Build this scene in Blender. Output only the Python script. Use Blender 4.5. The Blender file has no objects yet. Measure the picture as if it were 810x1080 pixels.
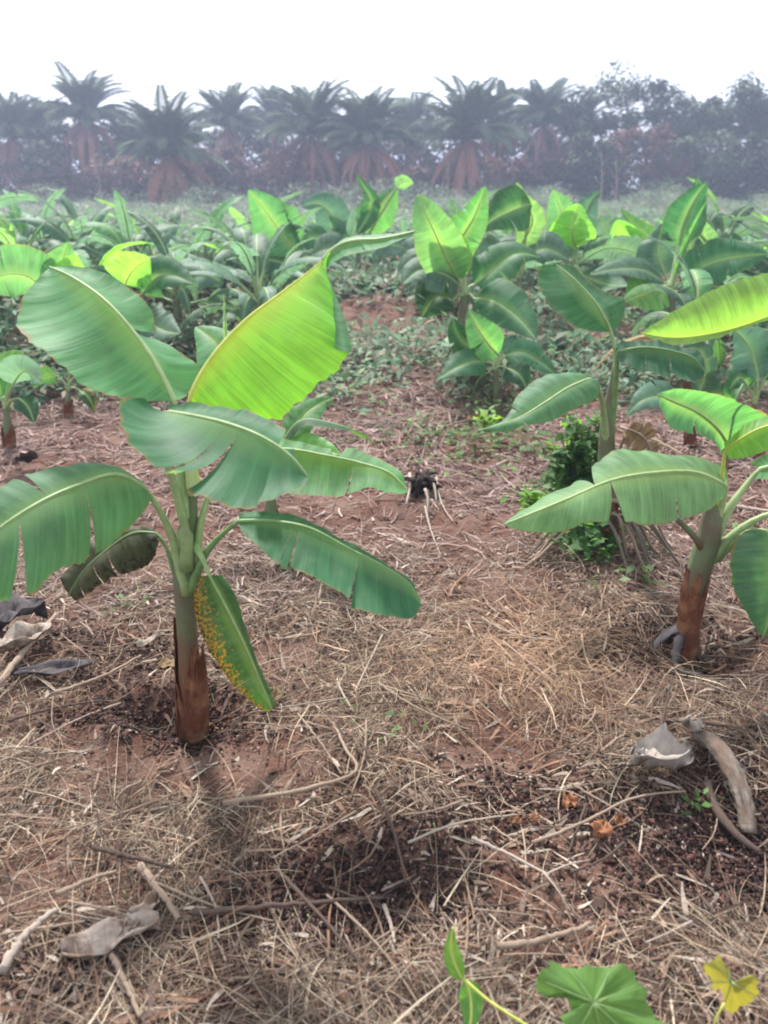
import bpy, math, random
import numpy as np
from mathutils import Vector, Matrix
random.seed(7)
rng = np.random.default_rng(11)
scene = bpy.context.scene
COL = scene.collection
R = math.radians
PI = math.pi

# ------------------------------------------------------------------ camera
F = 816.0; PITCH = R(22.6); CAM = np.array([0.0, 0.0, 1.5])
FWD = np.array([0, math.cos(PITCH), -math.sin(PITCH)]); UP = np.array([0, math.sin(PITCH), math.cos(PITCH)])
def ray(px, py):
    return FWD + np.array([1.0, 0, 0])*((px-405)/F) + UP*((540-py)/F)
def pt(px, py, Y):
    d = ray(px, py); return CAM + d*(Y/d[1])

# ------------------------------------------------------------------ noise + terrain
_perm = np.random.default_rng(3).random((256, 256))
def vnoise(x, y):
    x = np.asarray(x, float); y = np.asarray(y, float)
    xi = np.floor(x).astype(int); yi = np.floor(y).astype(int)
    fx = x-xi; fy = y-yi
    fx = fx*fx*(3-2*fx); fy = fy*fy*(3-2*fy)
    g = lambda a, b: _perm[a % 256, b % 256]
    return (g(xi, yi)*(1-fx)+g(xi+1, yi)*fx)*(1-fy)+(g(xi, yi+1)*(1-fx)+g(xi+1, yi+1)*fx)*fy - 0.5
PITS = []   # (x, y, radius, depth)
def hgt(x, y):
    x = np.asarray(x, float); y = np.asarray(y, float)
    r = np.sqrt(x*x+y*y)
    h = 0.05*vnoise(x*1.7+9, y*1.7)+0.03*vnoise(x*4.3, y*4.3+5)+0.014*vnoise(x*13, y*13)+0.008*vnoise(x*31, y*31)
    h = h + 0.20*vnoise(x*0.35+3, y*0.35)*np.clip((r-4)/8, 0, 1)
    for (a, b, rad, dep) in PITS:
        d2 = ((x-a)**2+(y-b)**2)/rad**2
        h = h - dep*np.exp(-d2)+0.35*dep*np.exp(-(np.sqrt(d2)-1.9)**2*2.5)
    return h
def gnd(px, py, up=0.0):
    d = ray(px, py); z = 0.0
    for _ in range(12):
        k = (z-CAM[2])/d[2]; p = CAM+d*k; z = 0.5*z+0.5*float(hgt(p[0], p[1]))
    return np.array([p[0], p[1], float(hgt(p[0], p[1]))+up])
def flat(px, py):
    d = ray(px, py); return (CAM+d*(-CAM[2]/d[2]))[:2]
for (px, py, rad, dep) in [(196, 762, .10, .07), (155, 750, .08, .08), (735, 690, .15, .08), (522, 425, .22, .06),
                           (400, 335, .9, -.22), (470, 400, .5, -.10), (620, 590, .35, -.06), (520, 790, .2, .03), (850, 930, .22, .07), (340, 945, .2, .03)]:
    a, b = flat(px, py); PITS.append((a, b, rad, dep))

# ------------------------------------------------------------------ helpers
def link(o, parent=None):
    COL.objects.link(o)
    if parent is not None: o.parent = parent
    return o
def mesh(name, V, Fc, mat=None, parent=None, uv=None, col=None, smooth=True):
    me = bpy.data.meshes.new(name)
    V = np.asarray(V, dtype=np.float32)
    if isinstance(Fc, np.ndarray):
        n, k = Fc.shape
        me.vertices.add(len(V)); me.vertices.foreach_set('co', V.ravel())
        me.loops.add(n*k); me.loops.foreach_set('vertex_index', Fc.astype(np.int32).ravel())
        me.polygons.add(n); me.polygons.foreach_set('loop_start', np.arange(0, n*k, k, dtype=np.int32))
        me.update(calc_edges=True)
    else:
        me.from_pydata([tuple(map(float, v)) for v in V], [], [tuple(map(int, f)) for f in Fc])
    if smooth: me.polygons.foreach_set('use_smooth', np.ones(len(me.polygons), dtype=bool))
    if uv is not None:
        l = me.uv_layers.new(name='UVMap')
        vi = np.zeros(len(me.loops), dtype=np.int32); me.loops.foreach_get('vertex_index', vi)
        l.data.foreach_set('uv', np.asarray(uv, dtype=np.float32)[vi].ravel())
    if col is not None:
        c = me.color_attributes.new('tone', 'FLOAT_COLOR', 'POINT')
        cc = np.ones((len(V), 4), dtype=np.float32); cc[:, :3] = col
        c.data.foreach_set('color', cc.ravel())
    if mat: me.materials.append(mat)
    me.update()
    o = bpy.data.objects.new(name, me)
    return link(o, parent)
def tag(o, label, cat, group=None, kind=None):
    if label: o['label'] = label
    if cat: o['category'] = cat
    if group: o['group'] = group
    if kind: o['kind'] = kind
    return o
def empty(name, loc):
    o = bpy.data.objects.new(name, None); o.empty_display_size = .1
    o.location = tuple(map(float, loc)); COL.objects.link(o); return o
class Buf:
    def __init__(s): s.V = []; s.F = []; s.U = []; s.n = 0
    def add(s, V, Fc, U=None):
        V = np.asarray(V, float); s.V.append(V)
        s.F.append(np.asarray(Fc, int)+s.n); s.n += len(V)
        s.U.append(np.zeros((len(V), 2)) if U is None else np.asarray(U, float))
    def build(s, name, mat, parent=None, origin=None, smooth=True):
        V = np.concatenate(s.V); 
        if origin is not None: V = V-np.asarray(origin)
        return mesh(name, V, np.concatenate(s.F), mat, parent, uv=np.concatenate(s.U), smooth=smooth)
def catmull(P, n):
    P = np.asarray(P, float)
    if len(P) == 2: 
        t = np.linspace(0, 1, n)[:, None]; return P[0]*(1-t)+P[1]*t
    d = np.sqrt(((P[1:]-P[:-1])**2).sum(1))**.5
    k = np.concatenate([[0], np.cumsum(d)])
    # natural tangents
    m = np.zeros_like(P)
    for i in range(1, len(P)-1):
        m[i] = ((P[i]-P[i-1])/(k[i]-k[i-1])*(k[i+1]-k[i])+(P[i+1]-P[i])/(k[i+1]-k[i])*(k[i]-k[i-1]))/(k[i+1]-k[i-1])
    m[0] = (P[1]-P[0])/(k[1]-k[0])*1.5-m[1]*.5; m[-1] = (P[-1]-P[-2])/(k[-1]-k[-2])*1.5-m[-2]*.5
    fine = []
    for i in range(len(P)-1):
        h = k[i+1]-k[i]; t = np.linspace(0, 1, 24, endpoint=(i == len(P)-2))[:, None]
        fine.append((2*t**3-3*t**2+1)*P[i]+(t**3-2*t**2+t)*h*m[i]+(-2*t**3+3*t**2)*P[i+1]+(t**3-t**2)*h*m[i+1])
    fine = np.concatenate(fine)
    L = np.concatenate([[0], np.cumsum(np.sqrt(((fine[1:]-fine[:-1])**2).sum(1)))]); L /= L[-1]
    t = np.linspace(0, 1, n)
    return np.stack([np.interp(t, L, fine[:, j]) for j in range(3)], 1)
def unit(a): return a/np.maximum(np.sqrt((a*a).sum(-1, keepdims=True)), 1e-9)
def tube(buf, P, r, seg=8, flat_=1.0, seed=0, rough=0.0, cap=True):
    P = np.asarray(P, float); n = len(P); r = np.broadcast_to(np.asarray(r, float), (n,))
    T = unit(np.gradient(P, axis=0)); ref = np.array([0, 0, 1.0]) if abs(T[n//2][2]) < .8 else np.array([0, 1.0, 0])
    A = unit(np.cross(T, ref)); B = np.cross(A, T)
    th = np.linspace(0, 2*PI, seg, endpoint=False)
    rr = r[:, None]*(1+rough*(np.random.default_rng(seed).random((n, seg))-.5))
    V = P[:, None]+A[:, None]*(np.cos(th)[None, :]*rr)[..., None]+B[:, None]*(np.sin(th)[None, :]*rr*flat_)[..., None]
    V = V.reshape(-1, 3)
    i = np.arange(n-1)[:, None]*seg; j = np.arange(seg)[None, :]; j2 = (j+1) % seg
    Q = np.stack([i+j, i+j2, i+seg+j2, i+seg+j], -1).reshape(-1, 4)
    Uv = np.stack([np.broadcast_to(th/(2*PI), (n, seg)).ravel(), np.repeat(np.linspace(0, 1, n), seg)], 1)
    if cap:
        c = len(V); V = np.concatenate([V, P[:1], P[-1:]]); Uv = np.concatenate([Uv, [[.5, 0]], [[.5, 1]]])
        e = (n-1)*seg; j = np.arange(0, seg, 2)
        q = [[c, (a+2) % seg, (a+1) % seg, a] for a in j]+[[c+1, e+a, e+(a+1) % seg, e+(a+2) % seg] for a in j]
        Q = np.concatenate([Q, np.array(q)])
    buf.add(V, Q, Uv)

# ------------------------------------------------------------------ materials
class NT:
    def __init__(s, name):
        s.m = bpy.data.materials.new(name); s.m.use_nodes = True; s.t = s.m.node_tree
        s.t.nodes.clear(); s.out = s.n('ShaderNodeOutputMaterial')
    def n(s, typ, **kw):
        x = s.t.nodes.new(typ)
        for k, v in kw.items():
            if k[0] == '_': x.inputs[k[1:].replace('__', ' ')].default_value = v
            else: setattr(x, k, v)
        return x
    def l(s, a, b): s.t.links.new(a, b)
    def math(s, op, a, b=None, c=None, clamp=False):
        x = s.n('ShaderNodeMath', operation=op); x.use_clamp = clamp
        for i, v in enumerate((a, b, c)):
            if v is None: continue
            if isinstance(v, (int, float)): x.inputs[i].default_value = v
            else: s.l(v, x.inputs[i])
        return x.outputs[0]
    def mix(s, f, a, b, bt='MIX'):
        x = s.n('ShaderNodeMix', data_type='RGBA', blend_type=bt)
        for i, v in ((0, f), (6, a), (7, b)):
            if isinstance(v, (int, float)): x.inputs[i].default_value = v
            elif isinstance(v, tuple): x.inputs[i].default_value = (*v[:3], 1)
            else: s.l(v, x.inputs[i])
        return x.outputs[2]
    def noise(s, vec, sc, det=3, rough=.55):
        x = s.n('ShaderNodeTexNoise'); x.inputs['Scale'].default_value = sc; x.inputs['Detail'].default_value = det
        x.inputs['Roughness'].default_value = rough
        if vec is not None: s.l(vec, x.inputs['Vector'])
        return x.outputs['Fac']
    def ramp(s, f, lo, hi, a=0., b=1.):
        x = s.n('ShaderNodeMapRange'); x.clamp = True
        s.l(f, x.inputs[0]); x.inputs[1].default_value = lo; x.inputs[2].default_value = hi
        x.inputs[3].default_value = a; x.inputs[4].default_value = b
        return x.outputs[0]
def leaf_mat(name, top, under, trans, rib, spots=0, rough=.60, tw=.46, vary=.25, edge=0.0):
    N = NT(name)
    uv = N.n('ShaderNodeUVMap').outputs[0]
    sep = N.n('ShaderNodeSeparateXYZ'); N.l(uv, sep.inputs[0])
    u, v = sep.outputs[0], sep.outputs[1]
    av = N.math('ABSOLUTE', v)
    us = N.math('SUBTRACT', u, N.math('MULTIPLY', av, 0.035))
    cmb = N.n('ShaderNodeCombineXYZ'); N.l(N.math('MULTIPLY', us, 26), cmb.inputs[0]); N.l(N.math('MULTIPLY', v, 1.0), cmb.inputs[1])
    streak = N.noise(cmb.outputs[0], 1.0, 4, .6)
    cmb2 = N.n('ShaderNodeCombineXYZ'); N.l(N.math('MULTIPLY', us, 130), cmb2.inputs[0]); N.l(N.math('MULTIPLY', v, .7), cmb2.inputs[1])
    fine = N.noise(cmb2.outputs[0], 1.0, 2, .5)
    obj = N.n('ShaderNodeTexCoord').outputs['Object']
    mott = N.noise(obj, 7, 3)
    info = N.n('ShaderNodeObjectInfo').outputs['Random']
    geo = N.n('ShaderNodeNewGeometry')
    c = N.mix(geo.outputs['Backfacing'], top, under)
    val = N.math('ADD', N.math('ADD', N.math('MULTIPLY', N.math('SUBTRACT', streak, .5), .95), N.math('MULTIPLY', N.math('SUBTRACT', fine, .5), .75)),
                 N.math('ADD', N.math('MULTIPLY', N.math('SUBTRACT', mott, .5), .9), 1.0))
    val = N.math('ADD', val, N.math('MULTIPLY', N.math('SUBTRACT', info, .5), vary))
    hsv = N.n('ShaderNodeHueSaturation'); N.l(c, hsv.inputs['Color']); N.l(val, hsv.inputs['Value'])
    N.l(N.math('ADD', .5, N.math('MULTIPLY', N.math('SUBTRACT', info, .5), .03)), hsv.inputs['Hue'])
    c = hsv.outputs[0]
    dust = N.ramp(N.noise(obj, 11, 5, .7), .50, .72, 0, .20)
    c = N.mix(dust, c, (.20, .24, .19))
    sc_ = N.ramp(N.noise(cmb2.outputs[0], 1.7, 5, .8), .70, .76, 0, .5)
    c = N.mix(sc_, c, (.26, .24, .13))
    c = N.mix(N.ramp(av, .02, .34, .42, 0.), c, rib)
    c = N.mix(N.ramp(av, 0.0, .06, .7, 0.), c, rib)
    # dry brown margin
    if edge:
        en = N.noise(uv, 30, 3)
        ef = N.ramp(N.math('ADD', av, N.math('MULTIPLY', N.noise(obj, 14, 4, .7), .22)), 1.085-edge*.035, 1.12, 0, .85)
        c = N.mix(ef, c, (.20, .13, .05))
    if spots:
        c3_ = N.n('ShaderNodeCombineXYZ'); N.l(N.math('MULTIPLY', us, 48), c3_.inputs[0]); N.l(N.math('MULTIPLY', v, 7), c3_.inputs[1])
        sn = N.noise(c3_.outputs[0] if spots == 1 else obj, 1.0 if spots == 1 else 60, 5, .75); big = N.noise(obj, 5, 2)
        side = N.ramp(v, -1.0, .45, .25, -.18) if spots == 1 else N.ramp(av, 0, 1, .0, .2)
        sf = N.ramp(N.math('ADD', sn, N.math('ADD', side, N.math('MULTIPLY', N.math('SUBTRACT', big, .5), .3))), .66, .70)
        c = N.mix(sf, c, (.34, .19, .02) if spots == 1 else (.014, .010, .008))
        if spots == 1:
            sf2 = N.ramp(N.math('ADD', N.noise(c3_.outputs[0], 1.6, 5, .8), side), .70, .76)
            c = N.mix(sf2, c, (.03, .015, .008))
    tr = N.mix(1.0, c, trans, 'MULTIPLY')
    P = N.n('ShaderNodeBsdfPrincipled'); N.l(c, P.inputs['Base Color']); P.inputs['Roughness'].default_value = rough
    P.inputs['Specular IOR Level'].default_value = .30
    bmp = N.n('ShaderNodeBump'); bmp.inputs['Strength'].default_value = .45; bmp.inputs['Distance'].default_value = .004
    N.l(N.math('ADD', N.math('MULTIPLY', streak, .7), N.math('MULTIPLY', fine, .5)), bmp.inputs['Height'])
    N.l(bmp.outputs[0], P.inputs['Normal'])
    T = N.n('ShaderNodeBsdfTranslucent'); N.l(tr, T.inputs[0])
    X = N.n('ShaderNodeMixShader'); X.inputs[0].default_value = tw
    N.l(P.outputs[0], X.inputs[1]); N.l(T.outputs[0], X.inputs[2]); N.l(X.outputs[0], N.out.inputs[0])
    return N.m
def plain_mat(name, c1, c2, scale=20, rough=.8, c3=None, bump=.4, tw=0, stretch=None, vary=.25, s3=3, foot=0):
    N = NT(name)
    co = N.n('ShaderNodeTexCoord').outputs['Object']
    if stretch:
        mp = N.n('ShaderNodeMapping'); mp.inputs['Scale'].default_value = stretch
        N.l(N.n('ShaderNodeUVMap').outputs[0], mp.inputs[0]); src = mp.outputs[0]
    else: src = co
    n1 = N.noise(src, scale, 5, .65)
    c = N.mix(N.ramp(n1, .32, .68), c1, c2)
    if c3: c = N.mix(N.ramp(N.noise(co, s3, 3), .45, .62), c, c3)
    if foot:
        sp_ = N.n('ShaderNodeSeparateXYZ'); N.l(N.n('ShaderNodeUVMap').outputs[0], sp_.inputs[0])
        ff = N.ramp(N.math('ADD', sp_.outputs[1], N.math('MULTIPLY', N.math('SUBTRACT', n1, .5), .35)), .26, .50, 1, 0)
        c = N.mix(ff, c, (.13, .05, .026))
    info = N.n('ShaderNodeObjectInfo').outputs['Random']
    hsv = N.n('ShaderNodeHueSaturation'); N.l(c, hsv.inputs['Color'])
    N.l(N.math('ADD', 1.0, N.math('MULTIPLY', N.math('SUBTRACT', info, .5), vary)), hsv.inputs['Value'])
    P = N.n('ShaderNodeBsdfPrincipled'); N.l(hsv.outputs[0], P.inputs['Base Color']); P.inputs['Roughness'].default_value = rough
    P.inputs['Specular IOR Level'].default_value = .3
    b = N.n('ShaderNodeBump'); b.inputs['Strength'].default_value = bump; b.inputs['Distance'].default_value = .006
    N.l(n1, b.inputs['Height']); N.l(b.outputs[0], P.inputs['Normal'])
    if tw:
        T = N.n('ShaderNodeBsdfTranslucent'); N.l(hsv.outputs[0], T.inputs[0])
        X = N.n('ShaderNodeMixShader'); X.inputs[0].default_value = tw
        N.l(P.outputs[0], X.inputs[1]); N.l(T.outputs[0], X.inputs[2]); N.l(X.outputs[0], N.out.inputs[0])
    else: N.l(P.outputs[0], N.out.inputs[0])
    return N.m
def tone_mat(name, tw=.0, rough=.8, spec=.25):
    N = NT(name)
    a = N.n('ShaderNodeVertexColor', layer_name='tone')
    n1 = N.noise(N.n('ShaderNodeTexCoord').outputs['Object'], 60, 2)
    c = N.mix(.55, a.outputs[0], N.mix(N.ramp(n1, .3, .7), (.35, .35, .35), (1, 1, 1)), 'MULTIPLY')
    P = N.n('ShaderNodeBsdfPrincipled'); N.l(c, P.inputs['Base Color']); P.inputs['Roughness'].default_value = rough
    P.inputs['Specular IOR Level'].default_value = spec
    if tw:
        T = N.n('ShaderNodeBsdfTranslucent'); N.l(c, T.inputs[0])
        X = N.n('ShaderNodeMixShader'); X.inputs[0].default_value = tw
        N.l(P.outputs[0], X.inputs[1]); N.l(T.outputs[0], X.inputs[2]); N.l(X.outputs[0], N.out.inputs[0])
    else: N.l(P.outputs[0], N.out.inputs[0])
    return N.m
TR = (2.3, 2.3, 1.0)
M = {}
M['leaf'] = leaf_mat('banana_leaf_green', (.032, .125, .055), (.070, .18, .09), TR, (.24, .38, .16), edge=.5)
M['dark'] = leaf_mat('banana_leaf_dark', (.020, .080, .036), (.045, .12, .058), (2.0, 2.0, .8), (.16, .27, .09), edge=1)
M['light'] = leaf_mat('banana_leaf_light', (.075, .215, .085), (.12, .26, .12), TR, (.30, .42, .13), edge=.3)
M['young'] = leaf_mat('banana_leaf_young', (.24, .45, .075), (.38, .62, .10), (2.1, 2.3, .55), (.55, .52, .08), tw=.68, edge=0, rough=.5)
M['lime'] = leaf_mat('banana_leaf_lime', (.13, .30, .075), (.19, .38, .085), (1.8, 2.1, .7), (.35, .45, .12), tw=.5, edge=0, rough=.5)
M['sick'] = leaf_mat('banana_leaf_spotted', (.025, .085, .022), (.045, .11, .03), (1.3, 1.5, .7), (.28, .36, .08), spots=1, edge=2, tw=.28)
M['black'] = leaf_mat('banana_leaf_withered', (.030, .036, .012), (.040, .045, .015), (1.5, 1.4, .8), (.05, .05, .02), spots=2, tw=.2, rough=.7, edge=2)
M['field'] = leaf_mat('banana_leaf_field', (.075, .155, .100), (.12, .205, .14), (1.2, 1.35, .95), (.20, .32, .12), vary=.6)
M['rib'] = plain_mat('banana_midrib', (.19, .27, .11), (.28, .36, .17), 30, .5, bump=.1)
M['ribdark'] = plain_mat('banana_midrib_dark', (.09, .17, .06), (.16, .25, .09), 30, .5, bump=.1)
M['ribyoung'] = plain_mat('banana_midrib_yellow', (.36, .40, .08), (.48, .50, .12), 30, .5, bump=.1)
M['stem'] = plain_mat('pseudostem_skin', (.09, .135, .06), (.14, .18, .09), 9, .6, c3=(.13, .10, .07), bump=.5, stretch=(9, 1.5, 1), s3=7, foot=1)
M['stempale'] = plain_mat('new_leaf_sheath', (.30, .38, .16), (.42, .46, .24), 12, .5, bump=.2, stretch=(9, 1, 1))
M['sheath'] = plain_mat('dry_sheath', (.19, .055, .024), (.07, .028, .018), 14, .85, c3=(.26, .12, .06), bump=.8, stretch=(10, 1.2, 1), s3=16)
M['sheathgrey'] = plain_mat('old_leaf_sheath', (.10, .075, .06), (.20, .16, .13), 14, .85, bump=.8, stretch=(10, 1.2, 1))
M['stick'] = plain_mat('dry_stick', (.20, .14, .10), (.33, .25, .19), 18, .85, bump=.6, stretch=(6, 2, 1))
M['palestick'] = plain_mat('bleached_stick', (.27, .21, .175), (.43, .36, .30), 18, .85, bump=.6, stretch=(6, 2, 1))
M['darkstick'] = plain_mat('dark_twig', (.055, .035, .028), (.11, .075, .06), 18, .9, bump=.6, stretch=(6, 2, 1))
M['log'] = plain_mat('weathered_log', (.06, .045, .035), (.24, .20, .165), 6, .95, bump=1, stretch=(2.2, .8, 1), c3=(.12, .08, .06), s3=14)
M['deadleaf'] = plain_mat('grey_dead_leaf', (.26, .20, .16), (.50, .44, .39), 16, .85, bump=1, tw=.2, c3=(.20, .13, .09), s3=22)
M['paleleaf'] = plain_mat('pale_dead_leaf', (.24, .20, .17), (.42, .38, .34), 14, .85, bump=.8, tw=.2)
M['curl'] = plain_mat('brown_curled_leaf', (.33, .15, .07), (.17, .075, .04), 40, .8, bump=.6, tw=.2)
M['char'] = plain_mat('charred_root', (.012, .009, .009), (.035, .022, .02), 30, .95, bump=1)
M['plastic'] = plain_mat('dark_wilted_sheath', (.03, .026, .028), (.085, .072, .075), 12, .9, bump=.6)
M['brown'] = plain_mat('brown_dead_leaf', (.16, .10, .05), (.25, .17, .09), 12, .85, bump=.6, tw=.2)
M['vine'] = leaf_mat('vine_leaf', (.085, .21, .04), (.11, .24, .055), (1.8, 1.8, .7), (.28, .40, .12), tw=.45, vary=.4)
M['vineyellow'] = leaf_mat('yellow_vine_leaf', (.26, .25, .04), (.30, .29, .05), (1.3, 1.1, .6), (.5, .5, .15), tw=.4, spots=0, edge=2)
M['sprout'] = leaf_mat('sprout_leaf', (.16, .34, .06), (.18, .36, .08), (1.8, 1.8, .7), (.28, .42, .12), tw=.45)
M['bushleaf'] = leaf_mat('bush_leaf', (.045, .125, .035), (.075, .17, .05), TR, (.10, .2, .06))
M['palmg'] = plain_mat('palm_frond_green', (.05, .078, .045), (.080, .115, .065), 2, .95, tw=.25, vary=.5, bump=0)
M['palmd'] = plain_mat('palm_frond_dead', (.34, .15, .11), (.22, .10, .08), 2, .9, tw=.15, vary=.5, bump=0)
M['trunk'] = plain_mat('bark', (.07, .05, .045), (.13, .10, .085), 6, .95, bump=1)
M['treeleaf'] = plain_mat('tree_foliage', (.030, .050, .022), (.055, .085, .035), .9, .65, tw=.25, vary=.5, bump=0)
M['shrubd'] = plain_mat('dry_shrub_foliage', (.21, .105, .085), (.10, .055, .048), 1.2, .9, tw=.15, vary=.5, bump=0)
M['shrubg'] = plain_mat('shrub_foliage', (.04, .062, .026), (.07, .095, .04), 1.2, .7, tw=.25, vary=.5, bump=0)
M['litter'] = tone_mat('litter', tw=.12)
M['weed'] = tone_mat('weed_leaves', tw=.45, rough=.55)
def ground_mat():
    N = NT('soil'); co = N.n('ShaderNodeTexCoord').outputs['Object']
    a = N.noise(co, 1.1, 4, .6); b = N.noise(co, 26, 6, .75); d = N.noise(co, 5.0, 5, .65)
    c = N.mix(N.ramp(b, .3, .7), (.075, .036, .028), (.21, .105, .075))
    c = N.mix(N.ramp(d, .42, .66), c, (.22, .14, .11))
    c = N.mix(N.ramp(a, .52, .68, 0, .75), c, (.075, .050, .042))
    P = N.n('ShaderNodeBsdfPrincipled'); N.l(c, P.inputs['Base Color']); P.inputs['Roughness'].default_value = .95
    P.inputs['Specular IOR Level'].default_value = .15
    bm = N.n('ShaderNodeBump'); bm.inputs['Strength'].default_value = 1; bm.inputs['Distance'].default_value = .02
    N.l(N.math('ADD', b, N.noise(co, 90, 4, .7)), bm.inputs['Height']); N.l(bm.outputs[0], P.inputs['Normal'])
    N.l(P.outputs[0], N.out.inputs[0]); return N.m
M['soil'] = ground_mat()

# ------------------------------------------------------------------ ground
ys = np.concatenate([np.arange(-3, .6, .3), np.arange(.6, 3.6, .018), np.arange(3.6, 9, .06), 9*(1.035**np.arange(0, 130))])
xs_in = np.arange(-1.8, 1.8, .022); g = 1.8*(1.07**np.arange(0, 92)); xs = np.concatenate([-g[::-1], xs_in[1:], g])
X, Yg = np.meshgrid(xs, ys); Z = hgt(X, Yg)
nx, ny = len(xs), len(ys)
i = np.arange(ny-1)[:, None]*nx; j = np.arange(nx-1)[None, :]
Q = np.stack([i+j, i+j+1, i+nx+j+1, i+nx+j], -1).reshape(-1, 4)
go = mesh('ground', np.stack([X, Yg, Z], -1).reshape(-1, 3), Q, M['soil'])
tag(go, 'reddish brown bare soil of the plantation', None, kind='structure')

# ------------------------------------------------------------------ leaves
def surf_side(buf, Mi, E, side, tears, bulge, corr, gap, rs, ns=9, curl=0.0, ragged=.02, u0=0, L=1.0):
    """half blade between midrib Mi(n,3) and edge E(n,3)"""
    n = len(Mi); tt = np.linspace(0, 1, n)
    T = unit(np.gradient(Mi, axis=0)); D = E-Mi
    Nn = unit(np.cross(T, D))*(1 if side > 0 else -1)
    Nn = np.where(np.isfinite(Nn), Nn, 0)
    W = np.sqrt((D*D).sum(1)); cuts = [0.0]+sorted(tears)+[1.0]
    s = np.linspace(0, 1, ns)
    for a, b in zip(cuts[:-1], cuts[1:]):
        m = max(3, int(round((b-a)*n))+1); t = np.linspace(a, b, m); mid = (a+b)/2
        off = 0 if len(cuts) == 2 else rs.uniform(-1, .35); tw = rs.uniform(-.5, .5) if len(cuts) > 2 else 0
        ph = rs.uniform(0, 6)
        Tt, S = np.meshgrid(t, s, indexing='ij')
        g = gap if len(cuts) > 2 else 0
        lo = (a > 0)*rs.choice([.12, .3, 1.0], p=[.5, .25, .25]); hi = (b < 1)*rs.choice([.12, .3, 1.0], p=[.5, .25, .25])
        shr = g*S**1.3
        T2 = np.where(Tt < mid, mid+(Tt-mid)*(1-shr*lo*min(1, .03/(b-a)+.25)), mid+(Tt-mid)*(1-shr*hi*min(1, .03/(b-a)+.25)))
        f = lambda A, q: np.stack([np.interp(q.ravel(), tt, A[:, k]) for k in range(3)], 1).reshape(q.shape+(3,))
        Mp, Ep, Np = f(Mi, T2), f(E, T2), f(Nn, T2); w = np.interp(T2.ravel(), tt, W).reshape(T2.shape)
        rag = 1+ragged*(np.sin(T2*57+ph)*.5+np.sin(T2*131+ph*2)*.5+rs.uniform(-.8, .3)*(len(cuts) > 2)*2)
        jr = np.interp(T2, tt, rs.normal(0, 1, n)); jr2 = np.interp(T2, np.linspace(0, 1, 9), rs.normal(0, 1, 9))
        rag = rag-ragged*(.5*np.abs(jr)+.9*np.abs(jr2)); S2 = S*np.where(S > .5, 1+(rag-1)*(S-.5)*2, 1)
        Pp = Mp*(1-S2[..., None])+Ep*S2[..., None]
        nz = bulge*w*4*S*(1-S)*.25*4*.5 + corr*.45*S*(np.sin(T2*19+ph)+.7*np.sin(T2*41+ph*2.3)+.35*np.sin(T2*77+ph)) + off*(.25+g)*.22*w*S**2+tw*g*.5*w*S**2*(T2-mid)/(b-a+1e-6)
        nz = nz - curl*w*S**3
        Pp = Pp+Np*nz[..., None]
        V = Pp.reshape(-1, 3); Uv = np.stack([(T2*L+u0).ravel(), (S*side).ravel()], 1)
        ii = np.arange(m-1)[:, None]*ns; jj = np.arange(ns-1)[None, :]
        q = np.stack([ii+jj, ii+jj+1, ii+ns+jj+1, ii+ns+jj], -1).reshape(-1, 4)
        if side < 0: q = q[:, ::-1]
        buf.add(V, q, Uv)
def finish_leaf(plant, buf, petiole, Mi, mat, ribmat, r0, lname=None, lod=0, rtip=.002):
    o = plant.matrix_basis.translation if plant else Vector((0, 0, 0)); o = np.array(o)
    lf = buf.build('leaf', M[mat], plant, origin=o)
    if lname: lf['label'] = lname
    if lod < 2:
        b = Buf(); path = Mi if petiole is None else np.concatenate([catmull(petiole, 10)[:-1], Mi])
        n = len(path); k = 0 if petiole is None else 9
        T = unit(np.gradient(path, axis=0))
        r = np.concatenate([r0*(1.1+1.9*np.linspace(1, 0, k)**1.5) if k else [], r0+(rtip-r0)*np.linspace(0, 1, n-k)**.7])
        dn = np.array([0, 0, -1.0])
        tube(b, path+dn*(r*.25)[:, None]*(np.arange(n) >= k)[:, None], r, 6 if lod else 8, .85)
        b.build('midrib', M[ribmat], lf, origin=o)
    return lf
def traced(plant, pet, Mp, Lp, Rp, mat='leaf', rib='rib', tl=(), tr=(), bulge=.1, corr=.004, gap=.5, seed=0, r0=.007, curl=(0, 0), n=110, label=None, L=1.0):
    rs = np.random.default_rng(seed)
    P3 = lambda A: np.array([pt(*p) if len(p) == 3 else np.array(p[:3]) for p in A])
    Mi = catmull(P3(Mp), n); buf = Buf()
    if Lp: surf_side(buf, Mi, catmull(P3(Lp), n), -1, list(tl), bulge, corr, gap, rs, curl=curl[0], L=L)
    if Rp: surf_side(buf, Mi, catmull(P3(Rp), n), 1, list(tr), bulge, corr, gap, rs, curl=curl[1], L=L)
    petp = None if not pet else np.concatenate([P3(pet), Mi[:1]])
    return finish_leaf(plant, buf, petp, Mi, mat, rib, r0, label)
def wprof(t, kind=0):
    a = np.clip(t/.20, 0, 1)**.65; b = np.clip((1-t)/.52, 0, 1)**.68
    return a*b*(.9+.1*np.sin(PI*t))
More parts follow.
